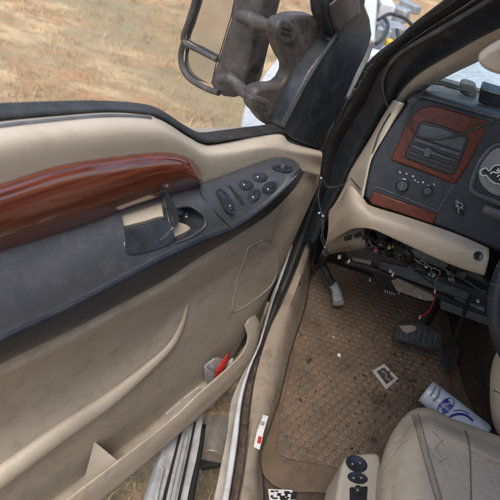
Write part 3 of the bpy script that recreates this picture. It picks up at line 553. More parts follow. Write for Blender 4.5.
for i in range(-34, 50):
    for j in range(-5, 66):
        y = .2+i*hs_*.87; x = -.55+j*hs_+(hs_/2 if i % 2 else 0)
        if not inpoly(x, y, ex2): continue
        r1, r2 = hs_*.55, hs_*.43; rot = R(30)
        a = [mb.bm.verts.new((x+r1*math.cos(rot+k*math.pi/3), y+r1*math.sin(rot+k*math.pi/3), .0167)) for k in range(6)]
        hh = .0192+rng.uniform(-.0007, .0005)
        b = [mb.bm.verts.new((x+r2*math.cos(rot+k*math.pi/3), y+r2*math.sin(rot+k*math.pi/3), hh)) for k in range(6)]
        for k in range(6): mb.bm.faces.new((a[k], a[(k+1) % 6], b[(k+1) % 6], b[k]))
        mb.bm.faces.new(b)
tr = mb.build('hexagon_tread', 'pad', fm, smooth=True, ang=20); tr['kind'] = 'stuff'
# crumbs
mb = MB(); rng = random.Random(11)
def crumb(px, py, r, z=.020):
    c = Zp(px, py, z+r*.4); n = rng.randint(5, 7); 
    vs = [mb.bm.verts.new(c+Vector((rng.uniform(-1,1)*r, rng.uniform(-1,1)*r, rng.uniform(-.4,.7)*r))) for _ in range(6)]
    try: bmesh.ops.convex_hull(mb.bm, input=vs)
    except Exception: pass
for _ in range(900):
    if rng.random() < .6:
        px, py = rng.gauss(402, 20), rng.gauss(378, 24)
    else: px, py = rng.uniform(295, 440), rng.uniform(300, 470)
    if inpoly(px, py, [(300,300),(430,300),(440,420),(380,455),(290,450)]): crumb(px, py, rng.uniform(.0008, .0038) if rng.random() < .93 else rng.uniform(.004, .008))
for px, py, r in [(361,333,.007),(307,361,.010),(310,359,.007),(322,411,.005),(334,300,.005)]: crumb(px, py, r)
for _ in range(140): crumb(rng.gauss(268, 5), rng.gauss(397, 9), rng.uniform(.0008, .003), .06)
for _ in range(60): crumb(rng.gauss(262, 5), rng.uniform(370, 480), rng.uniform(.0006, .002), .06)
cr_ = mb.build('dirt_crumbs', 'crumb', smooth=False); tag(cr_, 'dark crumbs of dirt scattered over the hexagon mat and sill', 'dirt'); cr_['kind'] = 'stuff'

# ---- litter
def flat(pts, z, th, name, m, label=None, cat=None, par=None, bev=.0004):
    mb = MB(); mb.slab([Zp(*p, z) for p in pts], ZZ, th); o = mb.build(name, m, par, bevel=bev)
    if label: tag(o, label, cat)
    return o
cd = thing('card', tuple(Zp(385,376,.021)), 'small square card with a pale rim and dark centre lying on the hexagon mat', 'card')
flat([(372,371),(384,364),(398.5,379),(386,389.5)], .0215, .0016, 'card_sheet', 'silver', par=cd)
flat([(376.5,371.5),(384,367.5),(394,378.5),(386.5,384.5)], .0234, .0006, 'card_centre', 'carpet', par=cd)
mb = MB(); mb.tube([Zp(*p, .0246) for p in [(382,371),(386,374),(386,378),(390,380)]], .0012, 6, 14); mb.build('card_mark', 'silver', cd)
wr = thing('paper_wrapper', tuple(Zp(261,432,.06)), 'crumpled white wrapper with a red print on the sill beside the mat', 'wrapper')
def wrap(pts, hs, name, m, par):
    mb = MB(); C = []
    for side in (0, 1):
        C.append([Zp(p[0][0]*(1-side)+p[1][0]*side, p[0][1]*(1-side)+p[1][1]*side, h) for p, h in zip(pts, hs)])
    mid = [a.lerp(b, .5)+ZZ*.004 for a, b in zip(*C)]
    mb.loft([C[0], mid, C[1]], 16, 4); return mb.build(name, m, par, solid=.0008)
flat([(263,415),(268.5,416.5),(266,424),(263.5,433),(257,431),(260,423)], .080, .0012, 'wrapper_sheet', 'white', par=wr)
flat([(257,431),(263.5,433),(262,440),(259.5,450),(253.5,447),(255,440)], .0775, .0012, 'wrapper_fold', 'white', par=wr)
flat([(258.5,436),(262,437),(260.5,444),(257,443)], .0792, .0004, 'red_print', 'red', par=wr)
flat([(261,421),(265,422),(264,426),(260,425)], .0816, .0004, 'grey_print', 'greyprint', par=wr)
st = thing('printed_sticker', tuple(Zp(281,495,.02)), 'black and white printed sticker on the floor at the bottom edge', 'sticker')
flat([(268,489),(292,490),(297,506),(270,506)], .021, .001, 'sticker_sheet', 'white', par=st)
mb = MB(); rng = random.Random(2)
for _ in range(26):
    px, py = rng.uniform(270, 293), rng.uniform(490, 504); w, h = rng.uniform(2, 6), rng.uniform(1.2, 3.2)
    mb.slab([Zp(px, py, .0224+_*.00001), Zp(px+w, py+.3, .0224+_*.00001), Zp(px+w-.5, py+h, .0224+_*.00001), Zp(px-.3, py+h, .0224+_*.00001)], ZZ, .0003)
mb.build('sticker_print', 'ink', st, smooth=False)
for i, (px, py, r, lb) in enumerate([(339,355,.006,'white scrap of paper on the mat above the square card'), (334,337,.004,'white crumb of paper highest on the mat near the dangling hose')]):
    mb = MB(); c = Zp(px, py, .025); vs = [mb.bm.verts.new(c+Vector((rng.uniform(-1,1)*r, rng.uniform(-1,1)*r*1.4, rng.uniform(-.4,.6)*r))) for _ in range(9)]; bmesh.ops.convex_hull(mb.bm, input=vs)
    tag(mb.build('paper_scrap', 'white', bevel=.0005), lb, 'paper scrap', 'paper scraps on the mat')
# things in the map pocket
rag = thing('plastic_wrapper', tuple(Dp(215,372,.04)), 'red and clear crumpled wrapper tucked in the door pocket', 'wrapper')
def blob(pts, d, th, name, m, par, seedn=0, amp=.004):
    rr = random.Random(seedn); P = [Dp(*p, d)+DN*rr.uniform(-amp, amp) for p in pts]; c = sum(P, Vector())/len(P)+DN*th
    mb = MB(); P = cr(P+[P[0]], 30); mid = [p.lerp(c, .45)+DN*(th*.3+rr.uniform(-amp, amp)*.6) for p in P]; mb.loft([P, mid, [p.lerp(c, .98) for p in P]], 30, 4)
    return mb.build(name, m, par, solid=.001)
blob([(205,366),(214,357),(224,360),(226,375),(214,386),(206,381)], .035, .012, 'clear_film', 'clear', rag, 1)
blob([(216,368),(227,353),(230,356),(226,367),(214,379)], .055, .008, 'red_wrap', 'red', rag, 2, .002)
blob([(228,362),(233,358),(231,368),(224,374)], .05, .008, 'white_wrap', 'white', rag, 3, .002)
for i, (P, lb) in enumerate([([(184,398),(199,387),(202,389),(186,401)], 'white paper slip in the door pocket nearer the red wrapper'), ([(166,414),(180,402),(184,403),(168,418)], 'white paper slip in the door pocket farther from the red wrapper')]):
    mb = MB(); mb.slab([Dp(a, b, .066) for a, b in P], -DN, .001); tag(mb.build('paper_slip', 'white'), lb, 'paper', 'paper slips in the door pocket')

# ---- spray can
can = thing('spray_can', tuple(Zp(455,408,.03)), 'white and blue spray can lying on the floor in front of the seat', 'spray can')
r_c = .037; A = Zp(426,391,.058); Bc = Zp(465,422,.058); ax = (Bc-A).normalized()
mb = MB(); mb.lathe(A, ax, [(.0001,.004),(r_c*.7,.004),(r_c*.84,.0),(r_c*.97,.001),(r_c,.006),(r_c,.006)], 48); mb.build('can_rim', 'silver', can)
mb = MB(); L = (Bc-A).length; mb.lathe(A, ax, [(.0001,.006),(r_c*.985,.006),(r_c*.985,L+.05),(r_c*.85,L+.06),(.0001,L+.06)], 48); cbv = mb.bvh(); mb.build('can_body', 'canwhite', can)
def oncan(l, o=.0006):
    out = []
    for p in l:
        q = hit(cbv, *p)
        if q: out.append(q[0]+q[1]*o)
    return out
def decal(cx, cy, rx, ry, ang, m, nm, k=20, bite=None):
    mb = MB(); a = math.radians(ang); ring = []
    P = [(cx+rx*math.cos(t)*math.cos(a)-ry*math.sin(t)*math.sin(a), cy+rx*math.cos(t)*math.sin(a)+ry*math.sin(t)*math.cos(a)) for t in [2*math.pi*i/k for i in range(k)]]
    r1 = oncan(P); c = oncan([(cx, cy)])
    if len(r1) == k and c:
        r2 = oncan([((x+cx)/2, (y+cy)/2) for x, y in P])
        cv = mb.bm.verts.new(c[0]); v1 = [mb.bm.verts.new(p) for p in r1]; v2 = [mb.bm.verts.new(p) for p in r2]
        for i in range(k): mb.bm.faces.new((v1[i], v1[(i+1) % k], v2[(i+1) % k], v2[i])); mb.bm.faces.new((v2[i], v2[(i+1) % k], cv))
        mb.build(nm, m, can)
    else: mb.bm.free()
def strip(l, w, m, nm, o=.0012):
    q = oncan(l, o)
    if len(q) > 1: mb = MB(); mb.tube(q, w, 6, 24, flat=UP.cross(RT)); mb.build(nm, m, can)
decal(446, 406, 10, 6.5, -42, 'blue', 'oval_logo')
strip([(440,411),(444,405),(450,403),(452,399)], .0017, 'canwhite', 'logo_stroke'); strip([(441,404),(446,408),(449,411)], .0014, 'canwhite', 'logo_stroke')
strip([(447,419),(455,414.5),(465,415),(473,421)], .0038, 'blue', 'blue_stripe'); strip([(453,411),(461,410.5),(469,414)], .0016, 'blue', 'blue_stripe')
strip([(433,401),(438,396),(440,388)], .004, 'greyprint', 'grey_shape'); strip([(430,396),(433,392),(436,386)], .003, 'greyprint', 'grey_shape')
strip([(429,404),(437,412),(443,418)], .0014, 'greyprint', 'grey_band')

# ================================================================== DASHBOARD
dash = thing('dashboard', (-.2, .8, .5), 'black truck dashboard with red woodgrain, air vent, tan knee panel and torn open underside', 'dashboard')
def B(l, o=None): return [Bp(p[0], p[1], p[2] if len(p) > 2 else (o or 0)) for p in l]
ol = [(363,196),(367,174),(373,154),(386,131),(400,113),(409,100),(418,97),(432,99),(500,119),(600,150),(600,300),(490,248),(432,225),(371,205)]
mb = MB(); mb.slab(B(ol, 0), BN, .10); dface = mb.build('dash_face', 'black', dash, bevel=.008)
# top pad
mb = MB(); mb.loft([B([(407,102),(418,97.5),(432,99),(500,119),(600,150)], .0), B([(407,99),(418,93.5),(432,94),(500,112),(600,142)], -.03), [Yp(*p, .97) for p in [(405,90),(418,86),(432,86),(480,96),(600,124)]], [Yp(*p, 1.06) for p in [(405,84),(418,80),(432,80),(480,90),(600,118)]]], 40, 6); mb.build('dash_top', 'dash_top', dash, solid=.004, ang=60)
flatp = [Yp(*p, .985)+ZZ*.003 for p in [(432,87),(445,88),(470,93),(474,98),(445,94),(434,92)]]
mb = MB(); mb.slab(flatp, ZZ, .002); mb.build('defrost_strip', 'tan_light', dash)
# tan side panel with slot vent
sa = [(395,100),(384,117),(371,140),(352,171),(347,184),(337,203),(330,212)]
sb = [(405,104),(398,115),(383,137),(371,158),(366,178),(362,198),(360,204)]
mb = MB(); mb.loft([[Yp(p[0]-2, p[1], .80) for p in sa], [Yp(*p, .765) for p in sa], [Yp((p[0]+q[0])/2, (p[1]+q[1])/2, .725) for p, q in zip(sa, sb)], B(sb, .004)], 50, 5); sbv = mb.bvh(); mb.build('side_panel', 'tan', dash, solid=.003, ang=60)
def onb(bv, l, o=0):
    r = []
    for p in l:
        q = hit(bv, *p)
        if q: r.append(q[0]+q[1]*o)
    return r
q = onb(sbv, [(391,113.5),(384,125),(378,138),(373,153)], .0008); mb = MB(); mb.tube(q, .0022, 8, 20); sv = mb.build('slot_vent', 'ink', dash)
q = onb(sbv, [(388.5,112.5),(381.5,124),(375.5,137),(370.5,153),(374,155.5)], .0005)
mb = MB(); mb.tube(q, .0011, 6, 20); mb.build('slot_rim', 'tan_dark', sv)
q = onb(sbv, [(351,178),(356,184),(361,189.5),(364,191)], .0003); mb = MB()
if len(q) > 1: mb.tube(q, .001, 6, 10)
mb.build('panel_gap', 'ink', dash)
# wood inserts
wd = [(411,118),(417,111),(424,107.5),(432,106),(441,107),(464,114),(484,120),(488,122),(487.5,126),(481,140),(470,161),(457,182),(455,183.5),(452,183),(425,172.5),(394,161),(391.5,159.5),(392,157),(398,143),(404,129)]
mb = MB(); mb.slab(B(wd, .006), BN, .01, 90); mb.build('wood_surround', 'wood2', dash, bevel=.003)
wd = [(372,193),(375,192),(437,214.5),(433,224.5),(400,213),(372,204.5),(369,201)]
mb = MB(); mb.slab(B(wd, .008), BN, .01); mb.build('wood_strip', 'wood2', dash, bevel=.003)
mb = MB(); mb.tube(B([(373,189),(377,187.5),(400,196),(437,211)], .0015), .0012, 6, 20); mb.tube(B([(452,187),(437,212)], .001), .0012, 6, 10); mb.tube(B([(489,123),(470,160),(452,187)], .001), .0012, 6, 10); mb.build('face_seam', 'duct', dash)
# vent
vp = [(418,126),(420,122.5),(425,121.5),(440,125),(455,130.5),(465,135),(468.5,139),(468,143),(463,155),(456,171),(453.5,174.5),(449,174.5),(430,168),(409,159.5),(405.5,157),(405.5,153),(411,141)]
mb = MB(); mb.slab(B(vp, .010), BN, .012, 90); vt = mb.build('air_vent', 'ink', dash, bevel=.003)
mb = MB(); mb.slab(B([(421,124),(441,128),(467,139),(462,152),(440,145),(416,137)], .0135), BN, .006); mb.build('vent_door', 'dash_top', vt, bevel=.003)
for t, m in ((.42, 'dash_top'), (.62, 'gloss'), (.82, 'black')):
    l0 = Vector((421,124)).lerp(Vector((407,157)), t); l1 = Vector((467,139)).lerp(Vector((452,173)), t)
    mb = MB(); mb.slab(B([(l0.x, l0.y), (l1.x, l1.y), (l1.x-1.3, l1.y+3.2), (l0.x-1.3, l0.y+3.2)], .0135), BN+ZZ*.5, .006); mb.build('vent_slat', m, vt, bevel=.001)
mb = MB(); mb.slab(B([(426,147),(432,149),(429,158),(423,156)], .017), BN, .006); mb.build('vent_tab', 'gloss', vt, bevel=.001)
# knobs + icons
def knob(px, py, r, name):
    c = Bp(px, py, .0); mb = MB(); mb.lathe(c, -BN, [(r*1.25,-.002),(r*1.25,.003),(r*1.05,.004),(r,.014),(r*.88,.017),(.0001,.017)], 32); o = mb.build(name, 'gloss', dash, ang=50)
    xd = (RT*.35+UP).normalized(); xd = (xd-BN*xd.dot(BN)).normalized(); yd = BN.cross(xd)
    mb = MB(); mb.box(c-BN*.019, (r*1.7, r*.5, .008), Matrix((xd, yd, BN)).transposed()); mb.build('knob_grip', 'dash_top', o, bevel=.0015); return o
knob(402.5,185,.0125,'headlamp_knob'); knob(427.5,190,.0095,'dimmer_knob')
mb = MB()
for px, py, w, h in [(400,172,2,2.6),(406.5,173.5,2.2,2),(413,176,2.2,2.6),(415,180,2.4,1.6),(418,182,2,1.6),(423,182,2.6,2.2),(434,184,1.8,2.6),(424,187,1.6,1.2)]:
    w *= .7; h *= .7; mb.slab(B([(px-w/2,py-h/2),(px+w/2,py-h/2+.5),(px+w/2,py+h/2+.5),(px-w/2,py+h/2)], .0006), BN, .0004)
mb.build('dash_icons', 'icon', dash, smooth=False)
pc = Bp(459.5,208,.001); xd = (RT*-.45+UP).normalized(); xd = (xd-BN*xd.dot(BN)).normalized()
mb = MB(); mb.lathe(pc, -BN, [(1.15,-.002),(1.15,.002),(1,.003),(.8,.005),(.0001,.004)], 28, .017, .0095, xd); po = mb.build('pedal_switch', 'gloss', dash, ang=50)
mb = MB(); mb.tube(B([(458,202),(462,204),(462,207),(458,209),(459,213)], .0062), .0006, 6, 16); mb.tube(B([(456,206),(459,207)], .0062), .0006, 6, 4); mb.build('switch_symbol', 'icon', po)
# instrument cluster: hooded recess, grey gauge with a white outline drawing
cl = [(494,146),(486,153),(479,163),(474,175),(471,188),(476,193),(490,199),(530,215),(560,200),(560,160),(520,146)]
mb = MB(); mb.slab(B(cl, .0015), BN, .004); cu = mb.build('instrument_cluster', 'ink', dash, bevel=.001)
rim = B([(505,144),(494,146),(486,153),(479,163),(474,175),(471,188),(476,194),(490,200),(530,216)], .004)
mb = MB(); mb.tube(rim, .006, 10, 50); mb.build('cluster_hood', 'dash_top', cu)
gc = Bp(507,170,.0025); mb = MB(); mb.lathe(gc, -BN, [(.056,0),(.056,.001),(.0001,.0012)], 48); mb.build('gauge_face', 'gauge', cu)
mb = MB(); gx = (RT-BN*RT.dot(BN)).normalized(); gy = BN.cross(gx)
for k in range(48):
    t = 2*math.pi*k/48; rd = gx*math.cos(t)+gy*math.sin(t); ln = .006 if k % 4 == 0 else .003
    mb.box(gc+rd*(.052-ln/2)-BN*.0016, (ln, .0009, .0003), Matrix((rd, BN.cross(rd), BN)).transposed())
mb.build('gauge_ticks', 'icon', cu, smooth=False)
wl = [(500,165),(494,166),(489,171),(486,168),(481,170),(480,173),(483,176),(486,175),(489,179),(494,183),(499,184),(503,187),(506,182)]
mb = MB(); mb.slab(B([(500,165),(494,166.5),(489,171.5),(486,169),(482,171),(483,174.5),(487,174.5),(491,179),(496,182.5),(506,187)], .0042), BN, .0004); mb.build('sticker_field', 'ink', cu)
mb = MB(); mb.tube(B(wl, .0048), .0011, 6, 60)
mb.tube(B([(490,174),(493,172),(497,173),(500,172)], .0048), .0016, 6, 16); mb.tube(B([(499,168),(497,171),(501,170)], .0048), .0013, 6, 12); mb.tube(B([(497,177),(500,175),(502,178),(499,180)], .0048), .0014, 6, 16); mb.build('outline_drawing', 'white', cu)
# tan knee panel
kt = [Yp(328,214,.74), Yp(340,200,.715), Yp(350,186,.69)]+B([(363,198,.006),(371,205.5,.006),(400,214.5,.006),(432,225,.006),(462,236,.006),(489,248,.006)])
km = [Yp(328,228,.71), Yp(340,214,.675), Yp(352,205,.645)]+B([(364,211,.03),(373,216,.034),(400,225,.036),(432,237,.036),(462,248,.036),(489,258,.034)])
kb = [Yp(327,238,.72), Yp(340,228,.68), Yp(352,222,.64)]+B([(366,224,.03),(375,227,.032),(400,238,.034),(432,252,.034),(460,263,.034),(486,271,.034)])
ke = [Yp(326,246,.75), Yp(340,236,.70), Yp(352,229.5,.65)]+B([(366,228,.02),(375,230,.022),(400,241.5,.022),(432,256.5,.022),(460,268,.022),(484,275.5,.022)])
kf = [p+Vector((0,.04,-.003)) for p in ke]
mb = MB(); mb.loft([kt, km, kb, ke, kf], 80, 7); kbv = mb.bvh(); kp = mb.build('knee_panel', 'tan_light', dash, solid=.004, ang=70)
q = hit(kbv, 478, 256); mb = MB(); mb.lathe(q[0], q[1], [(.010,-.002),(.010,.003),(.0088,.0045),(.007,.0035),(.0001,.003)], 28); mb.build('round_button', 'gloss', kp)
# bracket under the left end
mb = MB(); mb.loft([[Yp(*p, .82) for p in [(327,244),(335,237),(350,231),(364,228)]], [Yp(*p, .80) for p in [(328,249),(336,246),(350,244),(366,244)]], [Yp(*p, .84) for p in [(330,253),(340,251),(352,250),(364,248)]]], 20, 4); bb = mb.build('torn_bracket', 'tan_dark', dash, solid=.004)
mb = MB()
for px, py in [(348,237),(358,234),(366,236)]: mb.slab([Yp(px-4,py,.795),Yp(px+3,py-2,.795),Yp(px+4,py+2,.795),Yp(px-3,py+4,.795)], Vector((0,-1,0)), .002)
mb.build('bracket_holes', 'ink', bb)
# underdash structure: bars, duct, modules
def ybar(l, y, r, m, nm, par=dash, seg=20, n=10):
    mb = MB(); mb.tube([Yp(p[0], p[1], p[2] if len(p) > 2 else y) for p in l], r, n, seg); return mb.build(nm, m, par)
def yslab(l, y, th, m, nm, par=dash, bev=.003):
    mb = MB(); mb.slab([Yp(*p, y) for p in l], Vector((0, 1, 0)), th); return mb.build(nm, m, par, bevel=bev)
yslab([(345,251),(360,247),(405,262),(455,282),(500,300),(540,318),(540,345),(500,322),(455,303),(400,283),(350,264)], .86, .05, 'ductd', 'steel_reinforcement')
yslab([(380,262),(405,268),(440,282),(470,294),(468,301),(436,290),(400,277),(378,269)], .85, .02, 'duct', 'bracket_plate')
yslab([(352,258),(372,262),(370,267),(352,264)], .85, .02, 'tan_dark', 'bracket_plate')
yslab([(455,300),(485,311),(484,316),(453,306)], .845, .02, 'steel', 'bracket_plate')
ybar([(345,262),(370,268),(410,284),(455,302),(505,322)], .845, .008, 'rubber', 'dark_rail')
yslab([(368,228),(395,240),(440,260),(480,276),(500,300),(455,285),(405,266),(365,248)], .92, .05, 'duct', 'air_duct')
yslab([(391,281),(398,279),(432,295),(436,301),(425,301),(396,291)], .835, .008, 'tan_dark', 'tan_plate')
yslab([(372,270),(392,276),(396,293),(376,287)], .85, .03, 'ink', 'fuse_block')
yslab([(442,302),(505,324),(505,332),(440,309)], .835, .03, 'duct', 'lower_rail')
random.seed(21)
for i in range(16):
    px = random.uniform(372, 462); py = 240+(px-372)*.40+random.uniform(-4, 9)
    mb = MB(); c = Yp(px, py, random.uniform(.82, .88)); mb.box(c, (random.uniform(.012,.04), random.uniform(.02,.04), random.uniform(.012,.03)), Matrix.Rotation(random.uniform(-.6,.6), 3, 'Y') @ Matrix.Rotation(random.uniform(-.5,.5), 3, 'Z'))
    mb.build('wiring_module', random.choice(['duct', 'dark', 'duct', 'steel', 'ink']), dash, bevel=.003)
mb = MB(); c = Yp(424,254,.80); mb.tube([Yp(404,249,.80), c, Yp(446,264,.80)], [.012,.02,.016], 16, 16); mb.build('steering_column_boot', 'duct', dash)
mb = MB(); mb.tube([Yp(398,246,.81), Yp(410,254,.79), Yp(408,262,.80)], .012, 14, 14); mb.build('flex_duct', 'ink', dash)
for i in range(34):
    x0 = random.uniform(365, 440); y0 = 240+(x0-372)*.4+random.uniform(-2, 8); l = [(x0, y0)]
    for k in range(3): l.append((l[-1][0]+random.uniform(-4, 14), l[-1][1]+random.uniform(-4, 9)))
    ybar(l, random.uniform(.78, .82), .0018, random.choice(['ink', 'rubber', 'duct', 'ink', 'tan_dark']), 'loose_wire', seg=16, n=6)
def conn(px, py, w, h, y, m, rot=0, nm='connector'):
    w *= .8; h *= .8
    mb = MB(); mb.box(Yp(px, py, y), (w, .012, h), Matrix.Rotation(R(rot), 3, 'Y')); mb.build(nm, m, dash, bevel=.0015)
conn(376,250,.012,.014,.79,'pink',20); conn(381,244,.009,.008,.79,'pink',-30); conn(389.5,247,.010,.012,.79,'green',30); conn(393,246,.004,.006,.78,'yellow')
conn(339.5,257,.011,.008,.80,'white',-20); conn(349,261,.006,.012,.80,'white',20); conn(393,274,.006,.014,.79,'white',5); conn(390.5,271,.010,.005,.79,'white',-15)
conn(435,291,.006,.010,.79,'white'); conn(420,317,.005,.013,.79,'icon',10); conn(478,301,.010,.006,.79,'icon',-40); conn(432,274,.022,.018,.80,'steel',20); conn(426,266,.012,.006,.79,'white',20)
conn(370,280,.005,.005,.80,'icon'); conn(420,297,.004,.006,.8,'icon'); conn(399,293,.004,.004,.80,'icon')
for k in range(9): conn(385+k*2.3, 291+k*.75, .0035, .0028, .832, 'icon', 20, 'plate_marking') if k < 5 else None
ybar([(436,291),(434,300),(430,309),(424,315),(419,317)], .785, .0016, 'redwire', 'red_wire', seg=24, n=8)
ybar([(452,274),(465,280),(480,290),(486,292)], .78, .0022, 'duct', 'loose_wire', seg=16)
# phone-like box and small mount on top of the dash
ph = MB(); q = [Yp(478,103,.80), Yp(520,119,.80), Yp(520,100,.80), Yp(480,88,.80)]
ph.slab(q, Vector((.15,1,.1)).normalized(), .045); tag(ph.build('black_box', 'gloss', bevel=.004), 'black box on top of the dash under the windshield', 'device')
mb = MB(); mb.slab([Yp(*p, .90) for p in [(460,93),(462,83),(474,85),(477,91),(475,99),(466,96)]], Vector((0,1,0)), .03, 30); tag(mb.build('suction_mount', 'duct', bevel=.004), 'small round grey mount on the dash left of the black box', 'mount')
# cable hanging over the vent
cb = [Yp(470,92,.89), Yp(455,88,.90), Yp(440,84,.88), Yp(431,84,.84)]+[Bp(*p) for p in [(419,96,.05),(411,110,.055),(409,121,.05),(414,133,.045),(424,138,.04),(440,139,.038),(458,135.5,.04),(480,127,.05),(505,117,.06),(530,108,.06)]]
mb = MB(); mb.tube(cb, .0029, 8, 160); tag(mb.build('black_cable', 'rubber'), 'thin black cable looping over the air vent from the dash top', 'cable')
# steering wheel
sw = thing('steering_wheel', (.0, .5, .64), 'dark leather steering wheel rim with stitching at the right edge', 'steering wheel')
wc = Vector((.050, .47, .637)); wa = Vector((0, -.86, .51)).normalized(); wx = Vector((1, 0, 0)); wy = wa.cross(wx)
mb = MB(); mb.tube([wc+wx*.193*math.cos(t)+wy*.193*math.sin(t) for t in [2*math.pi*i/96 for i in range(96)]], .018, 16, closed=True); wr_ = mb.build('wheel_rim', 'black', sw, ang=80)
for t0 in (176, 186):
    mb = MB(); t = R(t0); c = wc+wx*.193*math.cos(t)+wy*.193*math.sin(t); rd = (c-wc).normalized()
    mb.tube([c+(rd*math.cos(a)+wa*math.sin(a))*.0184 for a in [2*math.pi*i/24 for i in range(24)]], .0008, 6, closed=True); mb.build('stitched_seam', 'thread', wr_)
mb = MB(); mb.lathe(wc-wa*.03, wa, [(.0001,-.03),(.07,-.03),(.085,0),(.07,.03),(.04,.038),(.0001,.04)], 32); mb.build('wheel_hub', 'black', sw)
for t in (10, 170, 270):
    mb = MB(); t = R(t); mb.tube([wc-wa*.02+(wx*math.cos(t)+wy*math.sin(t))*.07, wc+(wx*math.cos(t)+wy*math.sin(t))*.188], .014, 10, 8, flat=wa); mb.build('wheel_spoke', 'black', sw)
mb = MB(); mb.tube([wc-wa*.05, wc-wa*.28], .035, 20, 4); mb.build('steering_column', 'dark', sw)
mb = MB(); mb.tube([Bp(483,209,.06), Bp(490,212,.06), Bp(505,217,.05), Bp(540,226,.02)], [.009,.011,.010,.007], 14, 20); mb.build('turn_signal_stalk', 'duct', sw)
# pedals
bp_ = thing('brake_pedal', tuple(Yp(418,336,.88)), 'worn brake pedal with a metal edged rubber pad above the mat', 'pedal')
pn = Vector((0, .62, -.78)).normalized(); pc0 = Zp(418,336,.11)
def Pp(px, py, o=0): return onp(px, py, pn, pn.dot(pc0)-o)
mb = MB(); mb.slab([Pp(*p) for p in [(395,329),(398,323),(420,322),(441,333),(443,341),(438,350),(418,346),(397,339)]], pn, .014, 40); bpad = mb.build('pedal_pad', 'rubber', bp_, bevel=.004)
mb = MB()
for k in range(7):
    x = 401+k*5.6; mb.tube([Pp(x+2, 326+k*1.3, .002), Pp(x-.5, 338+k*1.3, .002)], .0018, 6)
mb.build('pad_ribs', 'duct', bp_)
mb = MB(); mb.slab([Pp(*p, .004) for p in [(399,326),(412,325),(417,329),(406,333)]], pn, .003, 20); mb.build('worn_patch', 'tan_dark', bp_, bevel=.001)
mb = MB(); mb.tube([Pp(424,330,-.01), Yp(438,305,.98), Yp(442,285,1.02)], .009, 10, 12); mb.build('pedal_arm', 'dark', bp_)
ap = thing('accelerator_pedal', tuple(Zp(449,358,.05)), 'narrow dark accelerator pedal right of the brake pedal', 'pedal')
mb = MB(); mb.slab([Zp(*p, .075) for p in [(446,343),(460,348),(455,366),(452,370),(441,364)]], Vector((0,.5,-.86)).normalized(), .012, 30); apad = mb.build('pedal_plate', 'ductd', ap, bevel=.003)
mb = MB(); mb.tube([Zp(452,347,.075), Zp(462,320,.2), Zp(468,300,.3)], .006, 8, 12); mb.build('pedal_arm', 'dark', ap)
# dangling hose with clear end and the hanging thin cable with connectors
hz_ = thing('dangling_hose', tuple(Zp(337,296,.03)), 'black hose with cloudy clear end hanging over the mat', 'hose')
mb = MB(); mb.tube([Yp(326,252,.86), Zp(322,262,.15), Zp(327,274,.12), Zp(333,285,.09)], [.012,.014,.012], 12, 20); mb.build('hose_tube', 'rubber', hz_)
mb = MB(); mb.tube([Zp(333,284,.09), Zp(336,290,.085), Zp(338.5,303,.075)], [.014,.017,.018], 14, 10); mb.build('clear_end', 'clear', hz_)
wc_ = thing('hanging_cable', tuple(Yp(320,200,.84)), 'thin wire with white clips hanging from the black pillar beside the door', 'wire')
mb = MB(); mb.tube(Pl([(322,178),(319,190),(319,204),(323,216),(322,226),(324,240),(329,250)], -.05), .0014, 6, 50); mb.tube(Pl([(321,178),(318,196),(321,212),(324,226),(321,238),(326,249)], -.053), .0012, 6, 50); mb.build('wire_strands', 'duct', wc_)
for px, py in ((321,178), (319,213), (323,216), (325,247)):
    mb = MB(); mb.box(Pl([(px, py)], -.056)[0], (.006, .005, .005)); mb.build('wire_clip', 'icon', wc_, bevel=.0015)
mb = MB(); mb.tube(Pl([(322,180),(328,187),(336,187),(345,184),(350,178)], -.04), .0035, 8, 30); mb.build('black_loop', 'rubber', wc_)

# ================================================================== SEAT
seat = thing('driver_seat', (0, .1, 0), 'tan leather driver seat cushion with dark piping and side switch panel', 'seat')
def Zl(l, z): return [Zp(p[0], p[1], p[2] if len(p) > 2 else z) for p in l]
q0 = Zl([(377,590),(378,540),(378.5,500),(380,470),(386,446),(396,428),(410,414),(428,412),(449,422),(468,429),(500,441),(570,470)], .315)
q1 = Zl([(394,590),(394,540),(393,500),(394,468),(399,445),(406,430),(417,420),(431,418),(450,427),(470,435),(500,447),(570,476)], .372)
q2 = Zl([(420,600),(416,550),(412,505),(409,470),(410,448),(413,434),(420,426),(432,424),(452,433),(472,442),(500,455),(570,484)], .398)
q3 = Zl([(470,620),(450,570),(436,520),(428,480),(424,455),(423,441),(427,434),(437,433),(455,442),(475,451),(500,464),(570,492)], .405)
q4 = Zl([(520,640),(500,590),(485,545),(474,505),(469,475),(472,460),(480,458),(490,462),(500,467),(530,478),(570,505)], .398)
q5 = Zl([(600,640),(585,600),(570,560),(560,535),(556,520),(558,512),(563,510),(568,512),(574,516),(582,522),(590,530)], .40)
q6 = [p+Vector((.05, -.03, -.20)) for p in q0]
mb = MB(); mb.loft([q6, q0, q1, q2, q3, q4, q5], 90, 8); sbv2 = mb.bvh(); cush = mb.build('seat_cushion', 'leather', seat, solid=.004, ang=80)
for k, (dx, dy) in enumerate(((0, 0), (2.6, -.4), (6.0, -1.2))):
    l = [(412+dx, 415.5+dy), (415+dx, 424), (420+dx, 445), (426+dx, 467), (432+dx, 488), (440+dx, 516)]
    q = onb(sbv2, [tuple(p)[:2] for p in cr([(a, b, 0) for a, b in l], 40)], .0016); mb = MB(); mb.tube(q, .0008 if k != 1 else .0018, 8); mb.build('piping', 'thread' if k != 1 else 'leather2', cush)
l = [(465.5,431),(468,440),(470,455),(470.5,475),(471,500),(472,520)]
q = onb(sbv2, [tuple(p)[:2] for p in cr([(a, b, 0) for a, b in l], 40)], .0008); mb = MB(); mb.tube(q, .0011, 8); mb.build('centre_seam', 'thread', cush)
mb = MB(); rr = random.Random(4)
